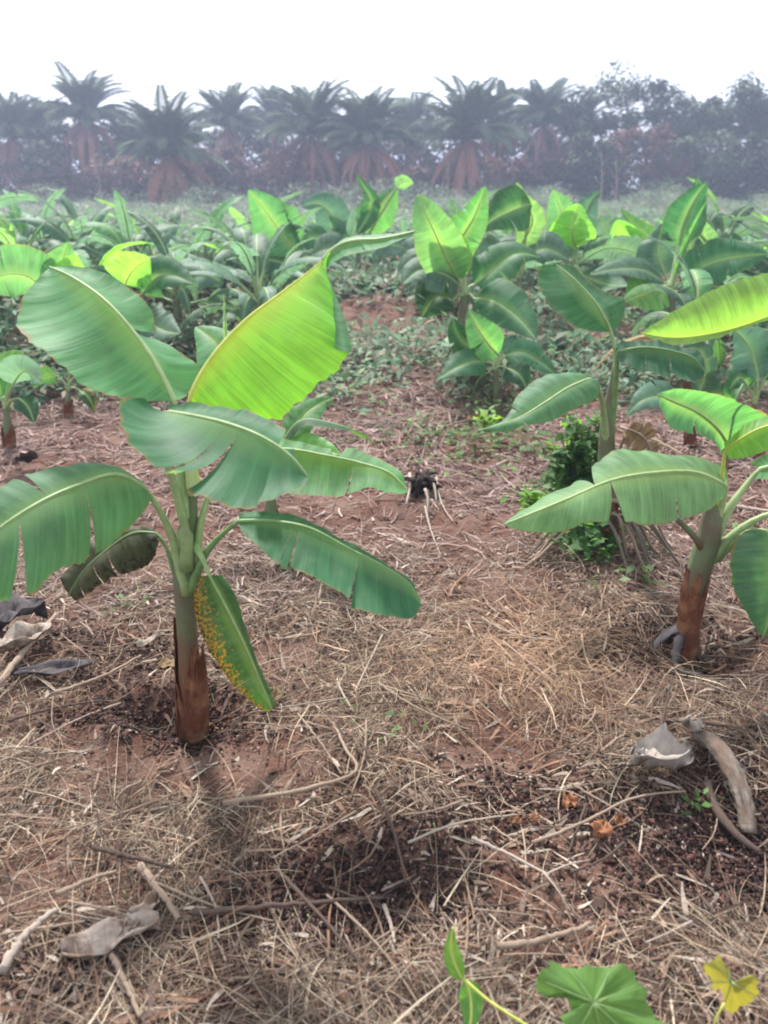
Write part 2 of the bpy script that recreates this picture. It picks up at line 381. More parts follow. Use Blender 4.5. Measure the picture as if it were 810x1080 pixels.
def sketch(plant, Mi3, W, mat='leaf', rib='rib', roll=0., face=0., fold=.35, droop=.9, tears=0, seed=0, pet=None, r0=.006, lod=0, n=None, corr=.004, gap=.5, half=(1, 1)):
    """blade on an arbitrary 3-D midrib; world points in Mi3"""
    rs = np.random.default_rng(seed); n = n or (46 if lod == 0 else 26 if lod == 1 else 12)
    Mi = catmull(Mi3, n); T = unit(np.gradient(Mi, axis=0)); t = np.linspace(0, 1, n)
    S0 = np.cross(T, np.array([0, 0, 1.0])); S0 = unit(S0+1e-4)
    if face:
        V = unit(CAM-Mi); S1 = unit(np.cross(T, V)); sg = np.sign((S0*S1).sum(1).mean()) or 1; S0 = unit(S0*(1-face)+S1*sg*face)
    Nn = np.cross(S0, T); Nn = unit(Nn)
    if Nn[:, 2].mean() < 0 and not face: Nn = -Nn
    rl = (roll+rs.uniform(-.9, .9)*(t-.4)*(1 if lod < 3 else 0))[:, None]
    S = S0*np.cos(rl)+Nn*np.sin(rl); Nn = Nn*np.cos(rl)-S0*np.sin(rl)
    buf = Buf(); ns = 7 if lod == 0 else 5 if lod == 1 else 3
    w = W*wprof(t); LL = float(np.sqrt(((Mi[1:]-Mi[:-1])**2).sum(1)).sum())
    for sd in (-1, 1):
        if not half[0 if sd < 0 else 1]: continue
        k = 5; E = Mi.copy(); mids = []
        for q in range(k):
            ang = fold-droop*(q+.5)/k
            E = E+(S*sd*math.cos(ang)+Nn*math.sin(ang))*(w/k)[:, None]
            if q == 2: mids.append(E.copy())
        mid_lin = (Mi+E)/2; bl = float(((mids[0]-mid_lin)*Nn).sum(1).mean()/max(1e-6, w.mean()))
        tc = sorted(rs.uniform(.15, .93, rs.integers(max(0, tears-1), tears+2))) if tears else []
        # orientation sign so that bulge points along Nn
        D = E-Mi; nn = np.cross(T, D)*(1 if sd > 0 else -1); sgn = 1 if (nn*Nn).sum() > 0 else -1
        surf_side(buf, Mi, E, sd, tc, bl*sgn*1.6, corr, gap, rs, ns=ns, L=LL)
    petp = None if pet is None else np.concatenate([np.asarray(pet), Mi[:1]])
    return finish_leaf(plant, buf, petp, Mi, mat, rib, r0, lod=lod)
def pseudostem(plant, P, r, lod=0, mat='stem'):
    o = np.array(plant.location); b = Buf(); Pc = catmull(P, 22 if lod == 0 else 6)
    rr = np.interp(np.linspace(0, 1, len(Pc)), np.linspace(0, 1, len(r)), r)
    tube(b, Pc, rr, 14 if lod == 0 else 6, rough=.03); return b.build('pseudostem', M[mat], plant, origin=o)
def ragged_sheath(plant, P, r, seed=0, mat='sheath', name='dry_sheath', top=.03):
    """papery dry leaf bases wrapped round the foot: overlapping ragged tongues"""
    rs = np.random.default_rng(seed); o = np.array(plant.location); b = Buf(); Pc = catmull(P, 12)
    up = unit((Pc[-1]-Pc[0])[None])[0]
    for layer in range(11):
        a0 = rs.uniform(0, 2*PI); sp = rs.uniform(1.0, 1.7); nA, nV = 12, 12
        hi = rs.uniform(.5, 1.15); V = []; U = []
        for iv in range(nV):
            v = iv/(nV-1)*hi; c = np.array([np.interp(v, np.linspace(0, 1, 12), Pc[:, k]) for k in range(3)])
            rad = np.interp(v, np.linspace(0, 1, len(r)), r)*(1.02+.012*layer)+.003*(iv/(nV-1))**3*rs.uniform(0, 1.6)
            wv = sp*(1-.93*(iv/(nV-1))**1.6)
            for ia in range(nA):
                a = a0+wv*(ia/(nA-1)-.5)*1.6+.25*v
                rr = rad*(1+.05*math.sin(ia*2.1+layer))+(.004*rs.random())
                V.append(c+np.array([math.cos(a)*rr, math.sin(a)*rr, rs.uniform(-.004, .004)])); U.append((a/6.28, v))
        ii = np.arange(nV-1)[:, None]*nA; jj = np.arange(nA-1)[None, :]
        b.add(V, np.stack([ii+jj, ii+jj+1, ii+nA+jj+1, ii+nA+jj], -1).reshape(-1, 4), U)
    return b.build(name, M[mat], plant, origin=o)

# ================================================================== main plant (front left)
base = gnd(203, 776); D = float(base[1])
mp = empty('banana_plant', base)
tag(mp, 'nearest banana plant, with a tall glowing yellow green leaf and red brown foot', 'banana plant', 'banana plants of the field')
STM = [base+[0, 0, -.03], pt(202, 735, D), pt(197, 660, D), pt(195, 600, D), pt(199, 555, D), pt(202, 515, D), pt(202, 480, D)]
pseudostem(mp, STM, [.041, .040, .035, .030, .030, .034, .028, .017, .010])
ragged_sheath(mp, [base+[0, 0, -.02], pt(203, 735, D), pt(200, 690, D), pt(198, 652, D)], [.041, .042, .037, .032], 5)
# pale new sheath going up to the young leaf
b = Buf(); tube(b, catmull([pt(203, 520, D-.02), pt(200, 470, D-.02), pt(199, 432, D)], 10), np.linspace(.017, .010, 10), 10); b.build('sheath', M['stempale'], mp, origin=base)
# A broad upper left leaf
traced(mp, [(195, 575, D-.02), (193, 545, D-.03), (192, 510, D-.01), (188, 460, D+.02)],
       [(184, 423, D+.02), (160, 376, D+.06), (118, 323, D+.12), (80, 294, D+.20), (52, 281, D+.26)],
       [(184, 423, D+.02), (130, 421, D-.03), (95, 411, D-.06), (52, 378, D-.04), (18, 345, D+.04), (22, 318, D+.12), (38, 296, D+.2), (52, 281, D+.26)],
       [(184, 423, D+.02), (200, 414, D+.12), (210, 386, D+.18), (186, 368, D+.20), (163, 352, D+.24), (160, 330, D+.27), (128, 301, D+.3), (88, 284, D+.3), (52, 281, D+.26)],
       'light', 'rib', tl=(), tr=(.47,), bulge=.22, corr=.004, seed=2, gap=.3, r0=.008)
# B tall glowing leaf with folded flap and bent tip
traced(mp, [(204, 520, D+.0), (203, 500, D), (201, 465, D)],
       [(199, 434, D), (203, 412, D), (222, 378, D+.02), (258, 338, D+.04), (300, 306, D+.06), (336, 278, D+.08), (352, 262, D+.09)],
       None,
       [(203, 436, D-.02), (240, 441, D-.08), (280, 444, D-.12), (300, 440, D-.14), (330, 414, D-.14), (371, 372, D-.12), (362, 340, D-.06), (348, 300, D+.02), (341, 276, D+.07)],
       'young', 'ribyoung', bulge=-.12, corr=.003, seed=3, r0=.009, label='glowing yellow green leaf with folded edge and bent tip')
lfB = mp.children[-1]
# rolled flap on its outer edge (grey green underside turned over)
nf = 24; bB = Buf()
inner = catmull([pt(339, 278, D+.075), pt(343, 310, D+.03), pt(347, 340, D-.03), pt(351, 366, D-.09)], nf)
outer = catmull([pt(340, 277, D+.075), pt(352, 305, D+.01), pt(364, 338, D-.06), pt(372, 371, D-.13)], nf)
aw = np.linspace(0, 1, 9); VV = []; UU = []
for k in range(nf):
    for a in aw:
        p = inner[k]*(1-a)+outer[k]*a; p = p+np.array([0, -.022*math.sin(PI*a)-.004, 0])*(.15+k/nf); VV.append(p); UU.append((k/nf*.5, .3+.6*a))
ii = np.arange(nf-1)[:, None]*9; jj = np.arange(8)[None, :]
bB.add(VV, np.stack([ii+jj, ii+jj+1, ii+9+jj+1, ii+9+jj], -1).reshape(-1, 4), UU)
bB.build('folded_edge', M['leaf'], lfB, origin=base)
# narrow bent tip of the leaf
tipM = catmull([pt(340, 275, D+.085), pt(354, 261, D+.09), pt(372, 254, D+.08), (pt(400, 252, D+.06)), pt(438, 244, D+.04)], 30)
edge = catmull([pt(344, 281, D+.06), pt(357, 273, D+.05), pt(375, 267, D+.04), pt(405, 260, D+.03), pt(438, 245, D+.04)], 30)
bb = Buf(); surf_side(bb, tipM, edge, 1, [.45], .1, .002, .5, np.random.default_rng(4), ns=6)
edge2 = catmull([pt(341, 272, D+.10), pt(356, 256, D+.12), pt(372, 249, D+.12), pt(402, 247, D+.10), pt(438, 243, D+.05)], 30)
surf_side(bb, tipM, edge2, -1, [], .1, .002, .5, np.random.default_rng(4), ns=5)
bb.build('leaf_tip', M['light'], lfB, origin=base)
bb = Buf(); tube(bb, tipM, np.linspace(.006, .002, 30), 8); bb.build('tip_midrib', M['rib'], lfB, origin=base)
# C front drooping tattered leaf
traced(mp, [(197, 600, D-.035), (196, 560, D-.045), (186, 520, D-.05), (172, 465, D-.07)],
       [(178, 434, D-.10), (205, 438, D-.18), (240, 446, D-.26), (276, 460, D-.32), (306, 480, D-.36), (324, 502, D-.38)],
       [(178, 427, D-.08), (205, 426, D-.10), (240, 431, D-.14), (275, 441, D-.20), (302, 456, D-.26), (308, 470, D-.3), (324, 502, D-.38)],
       [(150, 428, D-.12), (124, 432, D-.18), (126, 455, D-.26), (140, 486, D-.36), (170, 512, D-.42), (212, 528, D-.46), (250, 537, D-.48), (285, 532, D-.47), (318, 515, D-.42), (324, 502, D-.38)],
       'leaf', 'rib', tl=(.8,), tr=(.50, .58, .80), bulge=.2, corr=.006, seed=6, gap=.75, r0=.008)
# D right tattered leaf
traced(mp, [(207, 600, D-.01), (212, 550, D-.01), (226, 508, D+.02), (245, 484, D+.05)],
       [(262, 476, D+.06), (300, 473, D+.07), (345, 480, D+.05), (385, 489, D+.02), (412, 499, D-.02), (430, 518, D-.05)],
       [(262, 473, D+.1), (300, 468, D+.16), (345, 475, D+.15), (390, 486, D+.1), (415, 497, D+.04), (430, 518, D-.05)],
       [(258, 495, D), (288, 520, D-.04), (320, 524, D-.05), (360, 527, D-.06), (392, 520, D-.08), (420, 525, D-.08), (430, 518, D-.05)],
       'light', 'rib', tl=(.5,), tr=(.22, .28, .62), bulge=.14, corr=.005, seed=8, gap=.8, r0=.006)
# F long lower right leaf
traced(mp, [(203, 625, D-.015), (208, 603, D-.025), (218, 582, D-.03), (234, 564, D-.04)],
       [(252, 549, D-.06), (285, 549, D-.08), (325, 556, D-.11), (368, 578, D-.14), (410, 600, D-.18), (432, 616, D-.2), (444, 638, D-.22)],
       [(252, 541, D-.03), (285, 539, D-.01), (325, 549, D-.02), (368, 572, D-.06), (412, 597, D-.12), (434, 614, D-.17), (444, 638, D-.22)],
       [(254, 560, D-.10), (272, 577, D-.16), (300, 600, D-.22), (345, 624, D-.27), (375, 640, D-.29), (410, 650, D-.29), (436, 652, D-.27), (444, 638, D-.22)],
       'leaf', 'ribdark', tr=(.27, .31, .62), bulge=.16, corr=.004, seed=10, gap=.45, r0=.007)
# G spotted hanging leaf
traced(mp, [(205, 575, D-.02), (214, 590, D-.06)],
       [(221, 608, D-.08), (240, 643, D-.10), (259, 682, D-.12), (275, 720, D-.13), (287, 749, D-.13)],
       [(211, 607, D-.10), (204, 630, D-.13), (211, 668, D-.15), (229, 702, D-.17), (256, 734, D-.16), (279, 751, D-.14), (287, 749, D-.13)],
       [(236, 606, D-.04), (247, 624, D-.05), (256, 650, D-.06), (267, 685, D-.08), (280, 716, D-.10), (289, 742, D-.12), (287, 749, D-.13)],
       'sick', 'rib', tl=(.7,), bulge=.18, corr=.003, seed=12, r0=.005, gap=.3, label='yellow and black spotted leaf hanging beside the foot')
# H big left leaf coming forward
traced(mp, [(197, 625, D-.015), (190, 598, D-.02), (182, 568, D-.03), (168, 538, D-.06)],
       [(152, 514, D-.08), (122, 500, D-.14), (80, 512, D-.22), (42, 529, D-.30), (0, 556, D-.38), (-40, 592, D-.44)],
       [(148, 505, D-.05), (118, 493, D-.06), (80, 489, D-.12), (40, 497, D-.20), (0, 514, D-.28), (-30, 545, D-.36), (-40, 592, D-.44)],
       [(161, 528, D-.1), (143, 551, D-.16), (115, 577, D-.24), (85, 597, D-.32), (60, 606, D-.38), (34, 628, D-.43), (0, 637, D-.47), (-30, 630, D-.47), (-40, 592, D-.44)],
       'leaf', 'rib', tr=(.36, .41, .70), tl=(.55,), bulge=.2, corr=.006, seed=14, gap=.5, r0=.008)
# I withered dark leaf below it
traced(mp, [(195, 645, D), (190, 622, D), (182, 598, D+.01), (174, 574, D+.03)],
       [(164, 562, D+.04), (140, 562, D+.04), (112, 580, D+.03), (88, 602, D+.02), (72, 628, D)],
       [(160, 557, D+.06), (140, 553, D+.08), (106, 572, D+.09), (80, 590, D+.07), (66, 614, D+.03), (72, 628, D)],
       [(168, 572, D+.02), (158, 596, D), (132, 606, D-.02), (112, 612, D-.02), (92, 628, D-.02), (80, 634, D-.01), (72, 628, D)],
       'black', 'ribdark', tr=(.3, .45, .62, .8), tl=(.5,), bulge=.3, corr=.012, seed=15, gap=.9, r0=.005, label='withered blackish leaf drooping')

# ================================================================== right plant
base = gnd(724, 688); D = float(base[1])
rp = empty('banana_plant', base)
tag(rp, 'banana plant near the right edge with its red brown foot in a dark hollow', 'banana plant', 'banana plants of the field')
pseudostem(rp, [base+[0, 0, -.03], pt(728, 650, D), pt(738, 600, D), pt(748, 565, D), pt(752, 540, D), pt(756, 515, D)], [.034, .033, .036, .040, .042, .036, .022])
ragged_sheath(rp, [base+[0, 0, -.02], pt(726, 662, D), pt(731, 630, D), pt(738, 600, D)], [.034, .034, .035, .036], 9)
b = Buf(); tube(b, catmull([pt(756, 540, D), pt(766, 480, D-.02), pt(770, 440, D-.02), pt(784, 405, D)], 12), np.linspace(.017, .005, 12), 8); b.build('sheath', M['stem'], rp, origin=base)
traced(rp, [(745, 585, D), (722, 565, D-.02), (730, 545, D-.06)] and [(752, 560, D), (762, 530, D-.03)],
       [(766, 512, D-.06), (735, 498, D-.12), (690, 498, D-.20), (645, 506, D-.28), (595, 527, D-.34), (531, 553, D-.36)],
       [(764, 494, D-.02), (735, 482, D-.03), (691, 477, D-.06), (645, 475, D-.12), (624, 490, D-.18), (598, 511, D-.24), (560, 530, D-.3), (531, 553, D-.36)],
       [(764, 526, D-.1), (746, 540, D-.2), (718, 550, D-.28), (684, 556, D-.34), (655, 553, D-.38), (628, 551, D-.40), (595, 560, D-.40), (550, 560, D-.38), (531, 553, D-.36)],
       'light', 'rib', tr=(.33, .60), tl=(.66,), bulge=.12, corr=.010, seed=27, gap=.6, r0=.008)
traced(rp, [(752, 560, D), (764, 500, D)],
       [(768, 470, D-.04), (757, 452, D-.10), (735, 434, D-.16), (712, 424, D-.22), (694, 416, D-.27)],
       [(762, 480, D-.1), (748, 466, D-.18), (725, 457, D-.26), (704, 450, D-.3), (696, 434, D-.3), (694, 416, D-.27)],
       [(790, 468, D+.02), (810, 440, D+.02), (790, 428, D-.02), (765, 418, D-.08), (738, 412, D-.16), (712, 410, D-.22), (694, 416, D-.27)],
       'light', 'rib', bulge=.22, corr=.006, seed=22, r0=.006, tl=(.5,))
traced(rp, [(754, 550, D), (762, 500, D-.06)],
       [(764, 476, D-.12), (782, 462, D-.18), (806, 450, D-.22), (840, 446, D-.26)],
       [(764, 468, D-.1), (785, 449, D-.14), (812, 438, D-.18), (840, 446, D-.26)],
       [(768, 484, D-.14), (790, 482, D-.2), (818, 470, D-.25), (840, 446, D-.26)],
       'lime', 'ribyoung', bulge=.15, corr=.004, seed=23, r0=.005)
traced(rp, [(756, 590, D), (790, 560, D-.05)],
       [(810, 560, D-.10), (818, 600, D-.16), (815, 640, D-.2), (804, 672, D-.22)],
       [(785, 560, D-.10), (771, 580, D-.13), (770, 612, D-.17), (786, 646, D-.22), (804, 672, D-.22)],
       [(830, 565, D-.06), (846, 600, D-.1), (840, 650, D-.16), (804, 672, D-.22)],
       'dark', 'rib', bulge=.2, corr=.004, seed=24, r0=.006)
traced(rp, [(752, 570, D), (770, 535, D), (790, 508, D+.02)],
       [(802, 494, D+.02), (830, 490, D), (880, 510, D-.05)],
       [(790, 488, D+.04), (825, 478, D+.05), (880, 510, D-.05)],
       [(795, 505, D-.02), (830, 508, D-.05), (880, 510, D-.05)],
       'light', 'rib', bulge=.2, corr=.004, seed=25, r0=.009)
traced(rp, [(750, 590, D), (785, 555, D-.02), (820, 540, D-.05)],
       [(845, 540, D-.08), (890, 560, D-.12), (930, 600, D-.16)],
       [(850, 528, D-.04), (895, 545, D-.05), (930, 600, D-.16)],
       [(845, 560, D-.12), (885, 590, D-.18), (930, 600, D-.16)], 'leaf', 'rib', seed=26, r0=.009)
b = Buf(); tube(b, catmull([pt(745, 590, D), pt(735, 570, D-.03), pt(722, 555, D-.05), pt(712, 546, D-.08)], 10), np.linspace(.014, .009, 10), 8); b.build('petiole', M['stem'], rp, origin=base)
# old sheaths curling on the ground round its foot
sh = Buf()
for a0, ln, rr in [(2.3, .20, .12), (3.0, .22, .15), (3.6, .20, .10)]:
    P = [base+np.array([math.cos(a0)*.03, math.sin(a0)*.03, .10]), base+np.array([math.cos(a0+.2)*rr*.7, math.sin(a0+.2)*rr*.7, .06]), base+np.array([math.cos(a0+.5)*(rr+.02), math.sin(a0+.5)*(rr+.02), .0]), base+np.array([math.cos(a0+1.1)*(rr+.05), math.sin(a0+1.1)*(rr+.05), .01])]
    tube(sh, catmull(P, 14), np.linspace(.020, .006, 14), 8, .3, rough=.6)
sh.build('fallen_sheath', M['plastic'], rp, origin=base)

# ================================================================== middle right plant (2)
base = gnd(642, 575); D = float(base[1])
p2 = empty('banana_plant', base)
tag(p2, 'banana plant right of the path with a vine bush and drooping stalks at its foot', 'banana plant', 'banana plants of the field')
pseudostem(p2, [base+[0, 0, -.03], pt(642, 540, D), pt(640, 480, D), pt(641, 440, D), pt(645, 415, D), pt(650, 380, D)], [.045, .042, .040, .038, .030, .020, .010])
traced(p2, [(641, 470, D), (648, 410, D), (650, 378, D-.02)],
       [(644, 349, D-.02), (630, 322, D-.05), (610, 298, D-.02), (587, 279, D+.05)],
       [(640, 350, D-.06), (602, 343, D-.16), (578, 320, D-.16), (566, 295, D-.04), (570, 281, D+.02), (587, 279, D+.05)],
       [(652, 345, D+.02), (659, 316, D+.1), (638, 308, D+.12), (612, 288, D+.12), (600, 279, D+.1), (587, 279, D+.05)],
       'leaf', 'rib', bulge=.15, seed=31, r0=.009)
traced(p2, [(640, 480, D), (636, 430, D-.05), (632, 412, D-.1)],
       [(622, 399, D-.12), (600, 408, D-.2), (575, 424, D-.28), (548, 440, D-.34), (508, 453, D-.38)],
       [(610, 392, D-.1), (585, 391, D-.12), (562, 399, D-.16), (545, 416, D-.24), (535, 438, D-.32), (508, 453, D-.38)],
       [(634, 405, D-.14), (630, 420, D-.2), (606, 432, D-.28), (580, 444, D-.34), (552, 449, D-.38), (530, 455, D-.39), (508, 453, D-.38)],
       'leaf', 'rib', tl=(.7,), tr=(.72,), bulge=.2, corr=.006, seed=32, r0=.008)
traced(p2, [(642, 470, D), (648, 415, D-.02), (650, 388, D-.04)],
       [(652, 370, D-.05), (680, 366, D-.06), (710, 370, D-.07), (732, 378, D-.08), (743, 392, D-.09)],
       [(645, 364, D-.02), (680, 358, D+.03), (710, 363, D+.02), (740, 374, D-.02), (743, 392, D-.09)],
       [(648, 380, D-.12), (675, 392, D-.16), (700, 402, D-.17), (722, 406, D-.16), (738, 402, D-.12), (743, 392, D-.09)],
       'dark', 'ribdark', tr=(.3, .55), bulge=.2, corr=.008, seed=33, r0=.008)
traced(p2, [(642, 500, D), (655, 470, D-.02)], [(662, 452, D-.04), (680, 462, D-.06), (690, 490, D-.08)], [(668, 445, D), (690, 455, D), (690, 490, D-.08)], [(655, 462, D-.08), (668, 485, D-.1), (690, 490, D-.08)],
       'brown', 'stick', tr=(.3, .6), tl=(.5,), gap=.9, bulge=.5, corr=.02, seed=35, r0=.005)
# drooping dead stalks fanning from the foot
for k in range(26):
    rs = np.random.default_rng(100+k); a = rs.uniform(-PI, .15)+(rs.random() < .25)*3; ln = rs.uniform(.2, .42)
    st = base+np.array([rs.uniform(-.05, .05)-.03, rs.uniform(-.04, .04), rs.uniform(.12, .26)])
    e = base+np.array([math.cos(a)*ln-.06, math.sin(a)*ln*.8, 0]); e[2] = hgt(e[0], e[1])+.004
    m1 = st*.6+e*.4+np.array([0, 0, rs.uniform(.03, .09)]); bfr = Buf()
    tube(bfr, catmull([st, m1, e*.85+st*.15, e], 12), np.linspace(.011, .005, 12)*rs.uniform(.7, 1.1), 6, rough=.25)
    bfr.build('dead_stalk', M['stick' if k % 3 else 'sheathgrey'], p2, origin=base)

# ------------------------------------------------------------------ sketch based plants
def skplant(label, bpx, hpx, rad, leaves, rm='sheath', lod=0, group='banana plants of the field', scale_r=1, stemmat='stem'):
    bs = gnd(*bpx); Dp = float(bs[1]); pl = empty('banana_plant', bs); tag(pl, label, 'banana plant', group)
    top = pt(hpx[0], hpx[1], Dp)
    pseudostem(pl, [bs+[0, 0, -.03], bs*.5+top*.5, top], [rad*1.15, rad, rad*.8, rad*.4], lod, stemmat)
    if rm: ragged_sheath(pl, [bs, bs*.65+top*.35, bs*.45+top*.55], [rad*1.15, rad*1.05, rad], int(bpx[0]), mat=rm)
    for i, L in enumerate(leaves):
        pts = [pt(x, y, Dp+dz) for (x, y, dz) in L['m']]
        st = pt(hpx[0], hpx[1]+6, Dp)
        mid = st*.55+pts[0]*.45+np.array([0, 0, .02])
        sketch(pl, pts, L.get('w', .13)*(1.12 if bpx[1] < 400 else 1.05), L.get('mat', 'leaf'), L.get('rib', 'rib'), L.get('roll', 0), L.get('face', .6), L.get('fold', .55), L.get('droop', 1.1),
               L.get('tears', 1), seed=int(bpx[0])+i+3, pet=[st, mid], r0=rad*.2, lod=lod)
    return pl
# plant hidden behind the main one
skplant('banana plant hidden behind the nearest one, dull leaves poking out below the glowing leaf', (286, 575), (286, 505), .03, [
    dict(m=[(296, 470, -.05), (318, 443, -.05), (350, 446, -.05), (380, 457, 0), (397, 470, 0)], w=.085, roll=.9, mat='dark', tears=2, fold=0, droop=.3),
    dict(m=[(300, 478, 0), (320, 440, .1), (340, 425, .2), (352, 420, .25)], w=.07, tears=3, mat='light'),
    dict(m=[(262, 450, .1), (248, 400, .2), (230, 365, .3), (206, 345, .4)], w=.17, mat='light', face=.8),
    dict(m=[(240, 380, .2), (238, 345, .2), (236, 310, .2)], w=.012, mat='light', fold=1.2),
    dict(m=[(300, 490, -.1), (330, 475, -.2), (360, 480, -.25)], w=.09, mat='lime', tears=1)])
# far left small plant
skplant('small banana plant at the left edge with a thin orange red stem', (10, 473), (6, 425), .03, [
    dict(m=[(14, 405, -.1), (28, 392, -.2), (44, 405, -.25)], w=.12, mat='field', tears=1),
    dict(m=[(0, 420, 0), (-12, 400, 0), (-30, 398, 0)], w=.12, mat='leaf'),
    dict(m=[(10, 400, 0), (10, 385, .1), (25, 372, .1)], w=.10, mat='lime'),
    dict(m=[(20, 420, -.2), (30, 430, -.3), (36, 446, -.35)], w=.07, mat='dark')])
skplant('low young banana plant with yellowing leaves behind the broad upper left leaf', (72, 440), (72, 405), .025, [
    dict(m=[(80, 396, 0), (100, 398, -.1), (120, 412, -.1)], w=.09, mat='leaf', tears=1),
    dict(m=[(60, 396, 0), (46, 398, 0), (36, 410, 0)], w=.09, mat='dark'),
    dict(m=[(74, 390, 0), (80, 370, .1), (92, 358, .1)], w=.08, mat='lime'),
    dict(m=[(84, 412, 0), (94, 420, -.1), (100, 436, -.1)], w=.06, mat='brown' if 0 else 'sick')])
# left mid plants
skplant('banana plant at left with a broad dark leaf cut by the left edge', (60, 400), (62, 330), .04, [
    dict(m=[(48, 310, 0), (30, 292, -.1), (5, 290, -.2), (-30, 310, -.3)], w=.24, mat='leaf', face=.8),
    dict(m=[(66, 310, 0), (74, 290, 0), (80, 268, 0)], w=.16, mat='lime', face=.9, fold=.6),
    dict(m=[(60, 300, .1), (66, 275, .1), (72, 255, .1)], w=.17, mat='leaf', face=.8),
    dict(m=[(84, 320, 0), (110, 330, 0), (140, 350, 0)], w=.16, mat='dark', tears=2)], lod=0)
skplant('banana plant with an olive yellow leaf left of the short upright yellow leaf', (140, 385), (138, 315), .04, [
    dict(m=[(132, 300, 0), (140, 285, 0), (158, 272, 0)], w=.22, mat='lime', face=.9, fold=.2),
    dict(m=[(150, 310, 0), (170, 290, 0), (205, 300, -.1)], w=.18, mat='leaf', face=.6),
    dict(m=[(125, 310, 0), (105, 300, 0), (90, 315, 0)], w=.18, mat='dark', tears=2, face=.6),
    dict(m=[(145, 325, -.2), (165, 345, -.4), (190, 352, -.6)], w=.18, mat='field', tears=2)], lod=0)
skplant('banana plant with one short upright bright yellow leaf left of the glowing leaf', (184, 350), (184, 302), .045, [
    dict(m=[(183, 301, 0), (181, 285, 0), (182, 266, 0)], w=.10, mat='lime', face=.95, fold=.5),
    dict(m=[(192, 305, 0), (212, 290, 0), (236, 300, 0)], w=.22, mat='field', face=.5, tears=2),
    dict(m=[(174, 305, 0), (158, 298, 0), (140, 310, 0)], w=.22, mat='dark', face=.5, tears=2)], lod=0)
skplant('banana plant with one long pale leaf slanting down right, above the glowing leaf', (318, 330), (320, 280), .06, [
    dict(m=[(312, 268, 0), (296, 245, 0), (280, 222, 0), (262, 200, 0)], w=.30, mat='light', face=.9, fold=.3, half=(1, 1)),
    dict(m=[(320, 270, 0), (308, 245, 0), (297, 212, 0)], w=.05, mat='leaf', face=.5, fold=1.2),
    dict(m=[(330, 270, 0), (350, 262, 0), (372, 275, 0)], w=.22, mat='field', face=.5, tears=2),
    dict(m=[(305, 280, 0), (280, 275, 0), (255, 290, 0)], w=.24, mat='dark', face=.5, tears=3)], lod=0)
skplant('banana plant with a broad arched leaf, first left of the bent leaf tip', (352, 310), (350, 262), .05, [
    dict(m=[(350, 250, 0), (352, 232, 0), (338, 216, 0), (318, 218, 0)], w=.26, mat='field', face=.8),
    dict(m=[(352, 255, 0), (362, 240, 0), (345, 225, 0)], w=.2, mat='light', face=.6),
    dict(m=[(345, 262, 0), (325, 250, 0), (306, 262, 0)], w=.25, mat='leaf', face=.6, tears=1)], lod=0)
skplant('banana plant above the bent leaf tip with one broad leaf leaning right', (378, 318), (378, 262), .055, [
    dict(m=[(384, 245, 0), (394, 228, 0), (408, 212, 0), (418, 198, 0)], w=.28, mat='light', face=.9, fold=.2),
    dict(m=[(418, 198, 0), (424, 193, 0), (436, 193, 0)], w=.10, mat='light', face=.9),
    dict(m=[(376, 248, 0), (392, 215, 0), (384, 198, 0), (375, 183, 0)], w=.14, mat='leaf', face=.7),
    dict(m=[(370, 250, 0), (372, 235, 0), (374, 218, 0)], w=.09, mat='field', face=.7),
    dict(m=[(392, 265, 0), (415, 258, -.3), (440, 272, -.6)], w=.24, mat='field', face=.5, tears=3)], lod=0)
skplant('banana plant right of the path whose tall paired leaves end in a yellow green tip', (484, 392), (490, 305), .055, [
    dict(m=[(484, 295, 0), (472, 275, -.1), (456, 240, -.15), (440, 205, 0)], w=.19, mat='light', face=.9, fold=.2),
    dict(m=[(492, 290, 0), (478, 268, 0), (462, 248, 0), (446, 225, 0)], w=.15, mat='lime', face=.9, roll=.4),
    dict(m=[(490, 285, 0), (486, 255, 0), (500, 228, 0), (512, 196, 0)], w=.15, mat='light', face=.9, roll=-.3),
    dict(m=[(484, 300, 0), (465, 288, -.1), (444, 285, -.1), (425, 300, -.2)], w=.20, mat='field', face=.5, tears=2),
    dict(m=[(500, 300, 0), (520, 285, 0), (545, 268, 0), (570, 272, 0)], w=.20, mat='leaf', face=.5, tears=2),
    dict(m=[(500, 315, -.1), (520, 318, -.3), (545, 335, -.5), (565, 358, -.7)], w=.20, mat='leaf', face=.6, tears=3),
    dict(m=[(478, 318, 0), (462, 312, -.1), (445, 335, -.2)], w=.2, mat='dark', face=.5, tears=2),
    dict(m=[(484, 300, .1), (478, 270, .1), (474, 240, .1)], w=.07, mat='field', face=.6)], rm='sheathgrey')
skplant('banana plant with an upward hooked leaf just right of the tall paired leaves', (548, 365), (548, 288), .055, [
    dict(m=[(542, 262, 0), (528, 240, 0), (520, 222, 0), (545, 195, 0)] and [(546, 262, 0), (562, 232, 0), (552, 212, 0), (545, 192, 0)], w=.12, mat='light', face=.9),
    dict(m=[(560, 215, 0), (540, 222, -.2), (520, 232, -.3), (505, 245, -.3)], w=.22, mat='leaf', face=.8),
    dict(m=[(556, 270, 0), (575, 262, 0), (600, 275, -.1)], w=.2, mat='field', face=.5, tears=3),
    dict(m=[(540, 275, 0), (520, 268, -.2), (500, 278, -.3)], w=.2, mat='field', face=.5, tears=3)])
